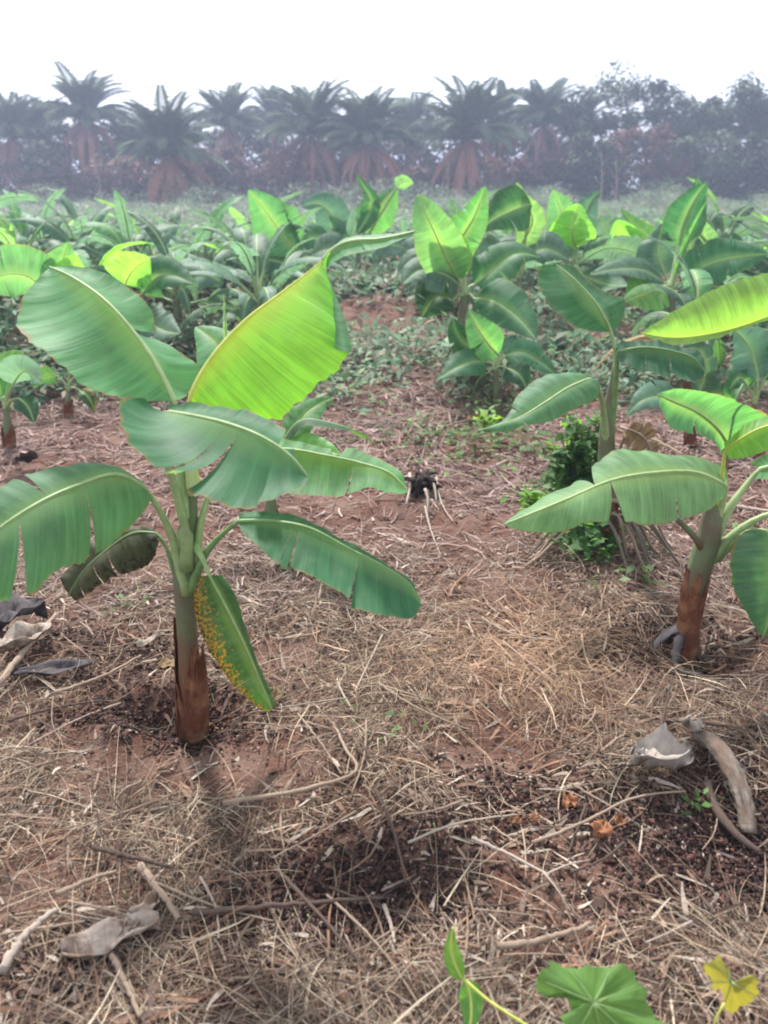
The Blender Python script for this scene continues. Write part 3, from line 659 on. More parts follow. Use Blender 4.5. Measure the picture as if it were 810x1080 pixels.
skplant('banana plant with a cluster of upright leaves, one cupped and yellow', (606, 350), (606, 275), .06, [
    dict(m=[(604, 262, 0), (598, 240, 0), (590, 218, 0), (583, 200, 0)], w=.2, mat='leaf', face=.9, fold=.3),
    dict(m=[(608, 262, 0), (604, 250, -.1), (606, 232, -.15), (612, 215, -.1)], w=.24, mat='lime', face=.9, fold=.3),
    dict(m=[(610, 255, 0), (616, 228, .1), (626, 208, .1), (634, 202, .1)], w=.15, mat='field', face=.8, tears=1),
    dict(m=[(598, 275, 0), (575, 270, -.2), (550, 262, -.3), (530, 268, -.3)] , w=.24, mat='field', face=.4, tears=4),
    dict(m=[(615, 275, 0), (640, 262, -.1), (668, 266, -.1), (690, 280, -.1)], w=.24, mat='field', face=.4, tears=4),
    dict(m=[(600, 262, .2), (592, 240, .3), (600, 205, .3)], w=.10, mat='light', face=.8),
    dict(m=[(614, 290, -.3), (640, 300, -.6), (665, 302, -.8)], w=.2, mat='leaf', face=.5, tears=2)])
skplant('banana plant with a dark leaf folded over a yellow one', (662, 330), (662, 262), .06, [
    dict(m=[(662, 262, 0), (655, 245, -.1), (650, 232, -.1)], w=.24, mat='lime', face=.9, fold=.1),
    dict(m=[(704, 270, 0), (688, 255, -.1), (672, 240, -.1), (654, 220, 0)], w=.15, mat='dark', face=.9, roll=.3),
    dict(m=[(650, 262, .2), (640, 240, .2), (632, 228, .2)], w=.24, mat='field', face=.8),
    dict(m=[(670, 262, .2), (685, 270, .2), (700, 285, .1)], w=.2, mat='field', face=.5, tears=2)])
skplant('tallest banana plant right of centre, with one long narrow furled leaf standing up', (706, 380), (708, 300), .06, [
    dict(m=[(710, 295, 0), (722, 262, 0), (734, 235, 0), (748, 208, 0)], w=.045, mat='light', face=.9, fold=.9, droop=.1),
    dict(m=[(716, 260, .2), (720, 238, .2), (730, 215, .2), (745, 192, .2)], w=.18, mat='leaf', face=.9),
    dict(m=[(718, 240, .3), (730, 210, .3), (737, 185, .3)], w=.06, mat='leaf', face=.9),
    dict(m=[(720, 298, 0), (745, 280, -.1), (775, 272, -.2), (810, 268, -.3)], w=.22, mat='leaf', face=.6, tears=4),
    dict(m=[(700, 298, 0), (678, 285, -.1), (650, 284, -.2), (622, 290, -.3)], w=.16, mat='field', face=.4, tears=2),
    dict(m=[(700, 302, -.1), (685, 308, -.2), (660, 318, -.4)], w=.2, mat='lime', face=.6),
    dict(m=[(716, 305, 0), (740, 300, -.2), (765, 305, -.3)], w=.2, mat='field', face=.5, tears=2),
    dict(m=[(702, 290, .2), (695, 265, .3), (700, 235, .3)], w=.2, mat='field', face=.7),
    dict(m=[(700, 315, -.1), (690, 335, -.2), (680, 355, -.3)], w=.07, mat='field', face=.7)])
skplant('banana plant behind the tallest one with one upright pointed leaf at its right side', (748, 320), (748, 275), .06, [
    dict(m=[(750, 272, 0), (742, 250, 0), (738, 228, 0)], w=.17, mat='light', face=.9),
    dict(m=[(755, 272, 0), (770, 258, 0), (790, 262, 0)], w=.2, mat='leaf', face=.6, tears=2),
    dict(m=[(742, 270, 0), (725, 258, 0), (705, 262, 0)], w=.2, mat='field', face=.5, tears=2)])
skplant('small banana plant beside the red soil right of the path with one bright upright leaf', (524, 437), (523, 384), .035, [
    dict(m=[(526, 374, 0), (515, 362, -.05), (504, 346, -.05), (494, 326, 0)], w=.13, mat='light', face=.9, roll=-.1),
    dict(m=[(515, 375, .05), (495, 366, .1), (482, 352, .1), (478, 335, .1)], w=.12, mat='leaf', face=.8),
    dict(m=[(514, 382, 0), (498, 382, -.1), (478, 390, -.2), (460, 402, -.25)], w=.13, mat='leaf', face=.5, tears=0),
    dict(m=[(532, 376, 0), (550, 372, -.05), (572, 384, -.1), (588, 398, -.15)], w=.13, mat='leaf', face=.5, tears=3),
    dict(m=[(530, 372, .1), (545, 364, .1), (560, 372, .1)], w=.10, mat='field', face=.5, tears=2),
    dict(m=[(516, 392, 0), (505, 400, 0), (498, 418, 0)], w=.08, mat='black', tears=2),
    dict(m=[(534, 388, -.1), (548, 396, -.2), (556, 412, -.25)], w=.10, mat='dark', tears=2)], rm='sheathgrey')
# off-frame right plant whose glowing leaf crosses in
bs = gnd(905, 520); D = float(bs[1]); pr = empty('banana_plant', bs)
tag(pr, 'banana plant beyond the right edge that holds a long yellow green leaf into view', 'banana plant', 'banana plants of the field')
pseudostem(pr, [bs+[0, 0, -.03], pt(900, 450, D), pt(892, 380, D)], [.05, .045, .03])
traced(pr, [(893, 390, D), (880, 330, D-.1)],
       [(860, 310, D-.15), (800, 338, D-.2), (750, 352, D-.25), (710, 356, D-.28), (676, 351, D-.3)],
       [(850, 285, D-.05), (810, 287, D-.1), (765, 299, D-.15), (715, 325, D-.22), (676, 351, D-.3)],
       [(862, 316, D-.2), (800, 341, D-.25), (750, 358, D-.3), (705, 364, D-.32), (676, 351, D-.3)],
       'lime', 'ribyoung', bulge=.2, corr=.006, seed=41, r0=.006)
skplant('banana plant at the right edge just below the long yellow green leaf', (800, 480), (796, 420), .03, [
    dict(m=[(790, 410, 0), (780, 398, 0), (770, 410, 0)], w=.11, mat='leaf', face=.6),
    dict(m=[(800, 400, 0), (790, 365, .1), (770, 345, .1)], w=.15, mat='field', face=.6),
    dict(m=[(806, 400, 0), (825, 385, 0), (860, 395, 0)], w=.15, mat='leaf', face=.6),
    dict(m=[(796, 395, .1), (800, 370, .1), (815, 352, .1)], w=.13, mat='light', face=.7)])
skplant('banana plant with dull grey green leaves between the bright yellow leaf and the right plant', (728, 470), (726, 430), .03, [
    dict(m=[(716, 425, 0), (700, 418, -.1), (675, 424, -.2), (660, 440, -.2)], w=.12, mat='field', face=.5, tears=1),
    dict(m=[(735, 418, 0), (745, 392, 0), (735, 368, 0), (715, 372, 0)], w=.11, mat='field', face=.5, tears=2),
    dict(m=[(736, 425, 0), (755, 415, 0), (775, 425, 0)], w=.12, mat='leaf', face=.5)])

# ------------------------------------------------------------------ generic field plants (copied)
def generic(seed, lod):
    rs = np.random.default_rng(seed); pl = empty('banana_plant', (0, 0, 0))
    Hs = rs.uniform(.50, .70); pseudostem(pl, [np.array([0, 0, -.05]), np.array([.01, 0, Hs*.5]), np.array([.02, .01, Hs])], [.05, .045, .03], max(1, lod), 'stem')
    n = rs.integers(10, 13) if lod == 1 else rs.integers(9, 12)
    for i in range(n):
        az = i*2.4+rs.uniform(-.4, .4); f = i/(n-1)        # 0 outer .. 1 inner
        el = R(10)+f*R(58)+rs.uniform(-.12, .12); ln = rs.uniform(.62, .95)*(1.05-.2*f); P = [np.array([.02, .01, Hs*(.62+.36*f)])]
        d = el; st = ln/5; g = rs.uniform(.24, .44)*(1.2-.5*f); p = P[0].copy()
        pet = [p.copy()]
        for k in range(7):
            p = p+np.array([math.cos(az)*math.cos(d), math.sin(az)*math.cos(d), math.sin(d)])*(st if k else .2)
            P.append(p.copy())
            if k: d -= g
        mt = 'field'
        q = rs.random()
        if f > .7 and q < .14: mt = 'lime' if q < .04 else 'light'
        elif f < .3 and q < .25: mt = 'dark'
        elif f < .2 and q > .75: mt = 'brown'
        sketch(pl, P[1:], rs.uniform(.10, .155)*(1.1-.2*f), mt, 'rib', roll=rs.uniform(-.5, .5), fold=.4, droop=rs.uniform(1.2, 2.6)*(1.1-.5*f), tears=int(rs.integers(1, 6)), seed=seed*20+i, pet=[P[0]], r0=.012, lod=lod, corr=.008, gap=.8)
    return pl
def copy_tree(o, parent=None):
    c = o.copy(); COL.objects.link(c)
    if parent is not None: c.parent = parent
    for ch in o.children: copy_tree(ch, c)
    return c
near_p = [generic(200+k, 1) for k in range(6)]; far_p = [generic(300+k, 2) for k in range(7)]
used = set()
def put(protos, k, x, y, sc, label, grp):
    pr_ = protos[k % len(protos)]
    o = pr_ if pr_.name not in used else copy_tree(pr_); used.add(pr_.name)
    o.location = (x, y, float(hgt(x, y))); o.rotation_euler = (0, 0, random.uniform(0, 6.28)); o.scale = (sc, sc, sc*random.uniform(.9, 1.1))
    tag(o, label, 'banana plant', grp); return o
named = [(float(o.location[0]), float(o.location[1])) for o in COL.objects if o.name.startswith('banana_plant') and o.parent is None and 'label' in o]
cnt = 0; Yr = 6.3; row = 0
while Yr < 50:
    sp = 1.06+max(0, Yr-11)*.086
    hw = .52*Yr+1.0; nrow = int(2*hw/sp)
    for c in range(nrow+1):
        x = -hw+c*sp+(row % 2)*sp*.5+random.uniform(-.3, .3)*sp; y = Yr+random.uniform(-.35, .35)*sp
        px = 405+x/ (y/ math.cos(PITCH))*F*1.0
        if y < 11.5 and 340 < px < 455: continue
        if y < 8.5 and 455 < px < 690 and random.random() < .75: continue
        if y < 7.4 and random.random() < .45: continue
        if y < 12 and 455 < px < 560 and y < 9.5: continue
        
        if any((x-a)**2+(y-b_)**2 < .55 for a, b_ in named): continue
        if y < 13:
            side = 'left' if x < 0 else 'right'
            put(near_p, cnt, x, y, random.uniform(.85, 1.12), f'dull green leafy banana plant in the crowded middle rows, {side} of the path', 'banana plants of the middle rows')
        else:
            put(far_p, cnt, x, y, random.uniform(.62, .95)*(1-.3*min(1, (y-13)/25)), 'hazy green banana plant packed among others in the far rows before the trees', 'banana plants of the far rows')
        cnt += 1
    Yr += sp*.85; row += 1
print('field plants', cnt)

# ------------------------------------------------------------------ weeds (stuff)
def leafcards(C, size, rs, elong=2.2, up=.6, droop=True):
    """diamond leaves at centres C: returns V,F"""
    n = len(C); a = rs.uniform(0, 2*PI, n); e = rs.uniform(-.5, 1, n)*up
    d = np.stack([np.cos(a)*np.cos(e), np.sin(a)*np.cos(e), np.sin(e)], 1)
    s = unit(np.cross(d, np.stack([rs.normal(0, .3, n), rs.normal(0, .3, n), np.ones(n)], 1)))
    L = (size*rs.uniform(.6, 1.4, n))[:, None]; W = L/elong/2
    V = np.stack([C, C+d*L*.5+s*W, C+d*L-np.array([0, 0, 1])*L*.15, C+d*L*.5-s*W], 1).reshape(-1, 3)
    return V, np.arange(4*n).reshape(-1, 4)
def tones(n, pal, rs, per=4, jit=.25):
    c = np.array(pal)[rs.integers(0, len(pal), n)]*rs.uniform(1-jit, 1+jit, (n, 1)); return np.repeat(c, per, 0)
rs = np.random.default_rng(5)
C = []; SZ = []
while len(C) < 17000:
    y = 5.8*(58/5.8)**rs.random(); x = rs.uniform(-1, 1)*(.56*y+1); px = 405+x/y*math.cos(PITCH)*F
    dens = 1.0
    if y < 11: dens = .08 if 340 < px < 460 else (.42 if y > 9.5 else .17 if y > 7.8 else .12)
    dens *= np.clip(.5+2.5*float(vnoise(x*.9+40, y*.9)), .08, 1)
    if rs.random() < dens: C.append((x, y, float(hgt(x, y)))); SZ.append(min(1.05, (.25 if y < 7 else .5)+.045*y))
C = np.array(C); SZ = np.array(SZ); k = 30
Cc = np.repeat(C, k, 0); S = np.repeat(SZ, k)
Cc = Cc+np.stack([rs.normal(0, .16, len(Cc))*(.6+S), rs.normal(0, .16, len(Cc))*(.6+S), rs.uniform(.02, .42, len(Cc))*S*np.clip(.55+Cc[:, 1]*.03, 0, 1.9)*(1+np.clip((Cc[:, 1]-34)/12, 0, 1)*np.clip(2.4*vnoise(Cc[:, 0]*.45+60, Cc[:, 1]*.3)+.6, 0, 1.8))], 1)
V, Fq = leafcards(Cc, .07+.08*S, rs, elong=2.8, up=1.0)
o = mesh('weeds', V, Fq, M['weed'], col=tones(len(Cc), [(.13, .25, .15), (.17, .31, .19), (.10, .20, .11), (.19, .31, .15), (.22, .30, .20), (.26, .21, .15), (.24, .17, .12)], rs), smooth=False)
tag(o, 'low green weeds filling the rows between the banana plants', None, kind='stuff')
# sparse little green weeds near right centre and path
def weedpatch(px, py, r, n, h, size, pal):
    c = gnd(px, py); Cn = c+np.stack([rs.normal(0, r, n), rs.normal(0, r, n), rs.uniform(.01, h, n)], 1)
    Cn[:, 2] += hgt(Cn[:, 0], Cn[:, 1])-c[2]
    V, Fq = leafcards(Cn, np.full(n, size), rs); return V, Fq, tones(n, pal, rs)
buf_v, buf_f, buf_c, nn_ = [], [], [], 0
G1 = [(.10, .20, .05), (.14, .25, .07), (.08, .15, .05)]
for (px, py, r, n, h, sz) in [(455, 455, .30, 120, .08, .05), (520, 480, .25, 110, .08, .05), (650, 600, .12, 50, .07, .05), (480, 468, .22, 120, .10, .06), (545, 470, .14, 90, .10, .06), (515, 445, .08, 60, .14, .07), (560, 530, .07, 50, .14, .06), (590, 520, .06, 40, .10, .05),
                              (700, 335, .5, 150, .2, .08), (640, 345, .5, 200, .25, .08), (330, 430, .4, 120, .3, .08), (100, 380, .5, 150, .3, .08), (800, 580, .1, 60, .1, .05),
                              (420, 470, .3, 60, .05, .05), (300, 600, .04, 14, .04, .04), (140, 640, .06, 16, .04, .03), (730, 850, .03, 14, .05, .03), (400, 770, .06, 14, .03, .03)]:
    V, Fq, cc = weedpatch(px, py, r, n, h, sz, G1); buf_v.append(V); buf_f.append(Fq+nn_); buf_c.append(cc); nn_ += len(V)
o = mesh('ground_weeds', np.concatenate(buf_v), np.concatenate(buf_f), M['weed'], col=np.concatenate(buf_c), smooth=False)
tag(o, 'small scattered green weeds sprouting through the dry litter', None, kind='stuff')

# ------------------------------------------------------------------ straw and litter (stuff)
def straws(n, ylo, yhi, Lr, Wr, pal, name, label, seed, lift=.02, mask=None, segs=4, bend=.3, power=1.0):
    rs = np.random.default_rng(seed); m = n*3
    y = ylo*(yhi/ylo)**(rs.random(m)**power); x = rs.uniform(-1, 1, m)*(.62*y+.35)
    px = 405+x/(y*math.cos(PITCH)+1.5*math.sin(PITCH))*F
    zc = y*math.cos(PITCH)+1.5*math.sin(PITCH); py = 540+F*(1.5*math.cos(PITCH)-y*math.sin(PITCH))/zc
    keep = rs.random(m) < (mask(px, py, x, y) if mask else 1)
    x, y, px, py = [q[keep][:n] for q in (x, y, px, py)]; n = len(x)
    L = rs.uniform(*Lr, n)*np.clip(y/2.2, 1, 2.2); W = rs.uniform(*Wr, n)*np.clip(y/2.2, 1, 3.5)
    a = rs.uniform(0, 2*PI, n)+.0; da = rs.normal(0, bend, n)
    z0 = rs.random(n)**2.2*lift; tilt = rs.normal(0, .14, n)
    t = np.linspace(-.5, .5, segs+1)
    ang = a[:, None]+da[:, None]*t[None]
    X = x[:, None]+np.cumsum(np.cos(ang), 1)*(L/segs)[:, None]; Yy = y[:, None]+np.cumsum(np.sin(ang), 1)*(L/segs)[:, None]
    Zz = hgt(X, Yy)+.003+z0[:, None]+np.maximum(0, tilt[:, None]*(t[None]+.5)*L[:, None]) + (lift*.22*rs.random(n))[:, None]*(1-(2*t[None])**2)
    tap = np.interp(t, [-.5, -.3, .5], [.7, 1, .25]); roll = rs.uniform(-.9, .9, n)
    sx = -np.sin(ang)*tap*(W/2*np.cos(roll))[:, None]; sy = np.cos(ang)*tap*(W/2*np.cos(roll))[:, None]; sz = tap[None]*(W/2*np.sin(roll))[:, None]*np.ones_like(sx)
    V = np.stack([np.stack([X-sx, Yy-sy, Zz-sz], -1), np.stack([X+sx, Yy+sy, Zz+sz], -1)], 2).reshape(-1, 3)
    b0 = np.arange(n)[:, None]*(segs+1)*2; j = np.arange(segs)[None]*2
    Q = np.stack([b0+j, b0+j+1, b0+j+3, b0+j+2], -1).reshape(-1, 4)
    P = np.array(pal); ci = rs.integers(0, len(P), n); c = P[ci]*rs.uniform(.58, 1.15, (n, 1))
    # colour drifts with the place: orange dry grass, pinkish litter, grey straw
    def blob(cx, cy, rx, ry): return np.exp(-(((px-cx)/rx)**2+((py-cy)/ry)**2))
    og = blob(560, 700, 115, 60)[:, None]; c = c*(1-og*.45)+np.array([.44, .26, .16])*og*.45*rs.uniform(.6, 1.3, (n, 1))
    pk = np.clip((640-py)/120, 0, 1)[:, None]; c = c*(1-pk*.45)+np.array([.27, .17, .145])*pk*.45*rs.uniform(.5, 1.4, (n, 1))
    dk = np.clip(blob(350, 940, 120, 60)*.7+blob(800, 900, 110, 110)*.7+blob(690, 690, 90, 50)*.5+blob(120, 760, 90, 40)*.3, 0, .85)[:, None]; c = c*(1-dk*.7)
    o = mesh(name, V, Q, M['litter'], col=np.repeat(c, (segs+1)*2, 0), smooth=False); tag(o, label, None, kind='stuff'); return o
PAL = [(.39, .30, .21), (.55, .46, .34), (.30, .215, .15), (.20, .13, .095), (.11, .07, .055), (.27, .18, .13), (.44, .34, .24), (.07, .045, .035), (.26, .14, .09)]
def m_main(px, py, x, y):
    m = .12+1.5*np.clip(vnoise(x*2.6+7, y*2.6)+vnoise(x*6, y*6+3)*.7+.22, 0, 1)
    for (cx, cy, rx, ry) in [(240, 805, 120, 50), (515, 795, 85, 36), (520, 450, 45, 25), (185, 762, 95, 36), (722, 705, 95, 40), (790, 900, 100, 80), (350, 945, 150, 62), (410, 905, 110, 55), (690, 920, 90, 50), (110, 770, 60, 24)]:
        m = m*(1-1.5*np.exp(-(((px-cx)/rx)**2+((py-cy)/ry)**2)))
    return np.clip(m, 0.015, 1)
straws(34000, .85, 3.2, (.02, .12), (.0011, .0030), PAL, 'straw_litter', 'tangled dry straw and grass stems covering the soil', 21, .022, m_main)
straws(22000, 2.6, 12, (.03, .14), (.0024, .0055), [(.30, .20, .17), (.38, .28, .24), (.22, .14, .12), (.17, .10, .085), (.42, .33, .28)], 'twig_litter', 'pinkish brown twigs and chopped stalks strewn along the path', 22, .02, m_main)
def m_or(px, py, x, y): return np.clip(np.exp(-(((px-560)/95)**2+((py-700)/48)**2))+.2*np.exp(-(((px-40)/60)**2+((py-735)/40)**2)), 0, 1)
straws(5000, 1.5, 2.9, (.06, .20), (.0012, .0022), [(.44, .27, .16), (.36, .22, .13), (.48, .34, .22)], 'dry_grass', 'orange tan dry grass lying in a mat right of centre', 23, .06, m_or, segs=6, bend=1.1)
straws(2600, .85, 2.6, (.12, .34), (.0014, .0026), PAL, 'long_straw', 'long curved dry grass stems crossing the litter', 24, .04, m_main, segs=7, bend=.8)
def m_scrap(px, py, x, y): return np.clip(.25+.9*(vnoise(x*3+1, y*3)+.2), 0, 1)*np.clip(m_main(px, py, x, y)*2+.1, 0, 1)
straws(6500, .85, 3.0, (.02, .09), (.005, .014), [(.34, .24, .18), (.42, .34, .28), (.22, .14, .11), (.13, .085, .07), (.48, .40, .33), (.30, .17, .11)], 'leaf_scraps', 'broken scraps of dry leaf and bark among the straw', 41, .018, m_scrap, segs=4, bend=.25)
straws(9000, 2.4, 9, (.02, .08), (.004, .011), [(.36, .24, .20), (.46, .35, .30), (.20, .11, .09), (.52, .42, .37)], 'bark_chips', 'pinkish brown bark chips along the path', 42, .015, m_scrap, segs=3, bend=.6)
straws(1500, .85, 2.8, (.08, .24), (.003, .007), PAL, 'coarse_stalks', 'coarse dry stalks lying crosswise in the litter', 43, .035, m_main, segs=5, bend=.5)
# crumbs of bark and dark humus, some darkening a foot hollow in place of shade
def crumbs(n, seed, pal, name, label, mask, size, ylo, yhi):
    rs = np.random.default_rng(seed); m = n*4
    y = ylo*(yhi/ylo)**rs.random(m); x = rs.uniform(-1, 1, m)*(.62*y+.3)
    zc = y*math.cos(PITCH)+1.5*math.sin(PITCH); px = 405+x/zc*F; py = 540+F*(1.5*math.cos(PITCH)-y*math.sin(PITCH))/zc
    keep = rs.random(m) < mask(px, py, x, y); x, y = x[keep][:n], y[keep][:n]; n = len(x)
    C = np.stack([x, y, hgt(x, y)+rs.random(n)*.012], 1); s = size*rs.uniform(.4, 1.5, n)*np.clip(y/2.2, 1, 3)
    base_ = np.array([[1, 0, 0], [-.5, .8, .1], [-.6, -.8, 0], [.1, .05, .8], [0, 0, -.5]])
    a = rs.uniform(0, 6.28, n); el = rs.uniform(.4, 1.3, (n, 3))
    B = base_[None]*el[:, None]*s[:, None, None]*rs.uniform(.6, 1.4, (n, 5, 1))
    ca, sa = np.cos(a)[:, None], np.sin(a)[:, None]; Vx = B[..., 0]*ca-B[..., 1]*sa; Vy = B[..., 0]*sa+B[..., 1]*ca
    V = (np.stack([Vx, Vy, B[..., 2]], -1)+C[:, None]).reshape(-1, 3)
    f = np.array([[0, 1, 3], [1, 2, 3], [2, 0, 3], [1, 0, 4], [2, 1, 4], [0, 2, 4]])
    Q = (np.arange(n)[:, None, None]*5+f[None]).reshape(-1, 3)
    c = np.array(pal)[rs.integers(0, len(pal), n)]*rs.uniform(.7, 1.3, (n, 1))
    o = mesh(name, V, Q, M['litter'], col=np.repeat(c, 5, 0), smooth=False); tag(o, label, None, kind='stuff')
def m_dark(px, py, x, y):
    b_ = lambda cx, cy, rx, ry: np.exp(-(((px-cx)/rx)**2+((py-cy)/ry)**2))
    return np.clip(b_(360, 940, 110, 45)+b_(790, 900, 110, 120)*.9+b_(560, 850, 120, 40)*.5+b_(175, 757, 80, 26)*1.5+b_(200, 1040, 160, 40)*.5+b_(690, 680, 70, 30)+b_(120, 690, 120, 25)*.4, 0, 1)  # crumbs in the nearest plant's foot hollow are coloured dark to imitate its shade
crumbs(30000, 31, [(.045, .024, .020), (.07, .035, .03), (.02, .014, .013), (.10, .045, .035)], 'humus_shade_crumbs', 'dark crumbly rotted litter in patches near the camera, plus painted shade in a foot hollow', m_dark, .0085, .85, 2.6)
crumbs(14000, 32, [(.24, .15, .12), (.32, .23, .19), (.15, .085, .07), (.40, .31, .26)], 'soil_crumbs', 'small clods and bark chips scattered over the soil', lambda px, py, x, y: np.full(len(px), .5), .006, .85, 9)

# ------------------------------------------------------------------ sticks and leaves lying about
def stick(px_pts, r, mat, label, fork=None, name='stick', group=None, lift=.034, rough=.3):
    Pp = []
    for p in px_pts:
        q = gnd(p[0], p[1]); q[2] += (p[2] if len(p) > 2 else lift); Pp.append(q)
    o0 = Pp[0].copy(); b = Buf(); n = 26; rs = np.random.default_rng(int(px_pts[0][0]*7+px_pts[0][1])); C = catmull(Pp, n) if len(Pp) > 2 else catmull([Pp[0], (Pp[0]+Pp[1])/2+[0, 0, .004], Pp[1]], n)
    C = C+np.concatenate([[[0, 0, 0]], rs.normal(0, r*.12, (n-2, 3)), [[0, 0, 0]]])
    r = r*.8; rr = np.linspace(r*1.1, r*.6, n)*(1+.12*(rs.random(n)-.4)*(rs.random(n) < .3))
    tube(b, C, rr, 8, rough=rough, seed=3)
    for f in (fork or []):
        i0 = int(f[0]*(n-1)); e = gnd(f[1], f[2]); e[2] += .015; tube(b, catmull([C[i0], (C[i0]+e)/2+[0, 0, .008], e], 12), np.linspace(r*.7, r*.3, 12), 6, rough=rough)
    ob = b.build(name, M[mat], None, origin=o0); ob.location = tuple(map(float, o0)); tag(ob, label, 'stick', group); return ob
stick([(236, 858), (285, 850), (340, 838), (377, 823), (365, 800), (352, 772)], .0075, 'stick', 'long grey brown stick before the nearest plant, bending up at its right end')
stick([(497, 895), (535, 912), (578, 935)], .0055, 'palestick', 'pale forked twig lying right of the bottom centre', fork=[(.98, 622, 912), (.95, 602, 968)])
stick([(0, 738), (28, 700), (62, 660)], .014, 'stick', 'thick straight tan stick poking in from the left edge', lift=.05)
stick([(6, 1035), (28, 1000), (62, 970)], .012, 'palestick', 'short pale stick in the lower left corner')
stick([(62, 955), (95, 940), (125, 930)], .008, 'stick', 'short tan stick just above the pale corner stick')
stick([(205, 975), (275, 968), (350, 962), (405, 958)], .008, 'darkstick', 'dark brown stick lying level across the rotted patch')
stick([(150, 925), (172, 955), (190, 980)], .012, 'stick', 'stubby brown stick left of the dark level stick')
stick([(100, 905), (140, 915), (180, 925)], .008, 'darkstick', 'dark short stick above the grey crumpled leaf')
stick([(290, 925), (345, 985), (405, 1060)], .006, 'darkstick', 'thin dark twig slanting down to the right at the bottom centre')
stick([(345, 955), (400, 1010), (440, 1070)], .004, 'stick', 'thin tan twig parallel to the dark slanting twig')
stick([(395, 845), (412, 880), (428, 945)], .006, 'darkstick', 'short dark twig below the bend of the long bent stick', lift=.04)
stick([(525, 1010), (560, 1005), (600, 995), (622, 985)], .009, 'stick', 'curved brown stick just above the big green vine leaf')
stick([(560, 905), (610, 885), (665, 858), (720, 850)], .005, 'stick', 'thin tan stick between the curled leaves and the grey log', lift=.05)
stick([(688, 800), (700, 760), (706, 728)], .006, 'darkstick', 'dark twig standing above the grey leaf', lift=.05)
stick([(448, 540, .03), (455, 565, .02), (465, 588, .01)], .006, 'palestick', 'thin white root trailing down from the charred clump')
stick([(460, 512, .05), (466, 535, .02), (478, 552, .01)], .005, 'palestick', 'thin white root curling right of the charred clump')
stick([(516, 500), (528, 494), (537, 490)], .009, 'palestick', 'short pale stick right of the charred clump')
stick([(700, 770), (760, 775), (815, 790)], .006, 'darkstick', 'long dark twig near the right edge below the right plant')
stick([(735, 700, .03), (780, 702, .03), (820, 712, .02)], .006, 'darkstick', 'dark twig running right from the foot of the right plant')
stick([(654, 458, .05), (690, 472, .05), (720, 485, .03)], .012, 'stick', 'brown stick slanting down behind the middle right plant')
stick([(760, 548, .08), (790, 552, .08), (830, 560, .08)], .012, 'palestick', 'pale stick behind the stem of the right plant')
stick([(380, 520), (400, 512), (420, 500)], .010, 'palestick', 'pale stick left of the charred clump')
stick([(60, 740), (110, 722), (150, 700)], .007, 'stick', 'tan stick left of the foot of the nearest plant')
stick([(10, 770), (60, 756), (110, 748)], .006, 'darkstick', 'dark stick left of the foot, close to the left edge')
stick([(120, 1020), (135, 1050), (150, 1085)], .008, 'stick', 'tan stick at the bottom left under the grey crumpled leaf')
stick([(430, 900), (480, 880), (545, 870)], .004, 'palestick', 'thin pale straight stalk left of the curled leaves')
stick([(405, 965), (412, 985), (416, 1005)], .006, 'palestick', 'short white cut stub at the bottom centre', name='stub', lift=.03)
# many ordinary twigs with shared look
rs = np.random.default_rng(77)
for k in range(46):
    px = rs.uniform(10, 800); py = rs.uniform(600, 1060); a = rs.uniform(0, PI); ln = rs.uniform(25, 70)
    q = [(px-math.cos(a)*ln, py-math.sin(a)*ln*.6), (px+rs.uniform(-6, 6), py+rs.uniform(-5, 5)), (px+math.cos(a)*ln, py+math.sin(a)*ln*.6)]
    if min(abs(px-203)+abs(py-776), abs(px-724)+abs(py-690)) < 70: continue
    stick(q, rs.uniform(.0022, .0048), ['stick', 'palestick', 'darkstick', 'stick'][k % 4], 'thin dry twig lying loose among the straw litter near the camera', name='twig', group='loose twigs in the litter', lift=.032)

def sheet(name, px, py, sx, sy, rot, mat, label, cat, seed, amp=.3, up=.02, tilt=0, group=None, n=18, outline=None, origin=None):
    """a crumpled dry leaf: irregular outline, folded and buckled"""
    rs = np.random.default_rng(seed); c = gnd(px, py, up) if origin is None else np.array(origin); V = []; U = []; ph = rs.uniform(0, 6, 6)
    for i in range(n+1):
        t = i/n; w = (math.sin(PI*min(1, t*.96+.02))**.7)*(1+.2*math.sin(t*13+ph[0])) if outline is None else np.interp(t, *outline)
        for j in range(9):
            s = (j/8-.5)*2; x = (t-.5)*sx; y = s*w*sy/2*(1+.12*math.sin(9*t+ph[1]+s*2))
            z = amp*sy*(abs(s)**1.4*.6+.35*math.sin(t*7+ph[2]+s*2.2)+.25*math.sin(t*15+s*5+ph[3])+.18*math.sin(s*9+t*5+ph[4])+.06*rs.random())
            V.append((x, y, z)); U.append((t, s))
    V = np.array(V); cr, sr = math.cos(rot), math.sin(rot); ct, stt = math.cos(tilt), math.sin(tilt)
    V = V@np.array([[ct, 0, -stt], [0, 1, 0], [stt, 0, ct]]); V = V@np.array([[cr, sr, 0], [-sr, cr, 0], [0, 0, 1]])
    V[:, 2] -= V[:, 2].min() if origin is None else 0
    ii = np.arange(n)[:, None]*9; jj = np.arange(8)[None]
    ob = mesh(name, V, np.stack([ii+jj, ii+jj+1, ii+9+jj+1, ii+9+jj], -1).reshape(-1, 4), M[mat], uv=U)
    ob.location = tuple(map(float, c))
    sm = ob.modifiers.new('thick', 'SOLIDIFY'); sm.thickness = .0015
    tag(ob, label, cat, group); return ob
sheet('dead_leaf', 692, 822, .24, .12, .5, 'paleleaf', 'pale grey crumpled dead leaf lying against the grey log', 'dead leaf', 1, .5, .02, tilt=.35)
sheet('dead_leaf', 726, 790, .13, .06, 1.2, 'paleleaf', 'smaller pale grey leaf piece standing at the top of the grey log', 'dead leaf', 2, .4, .04, tilt=.5)
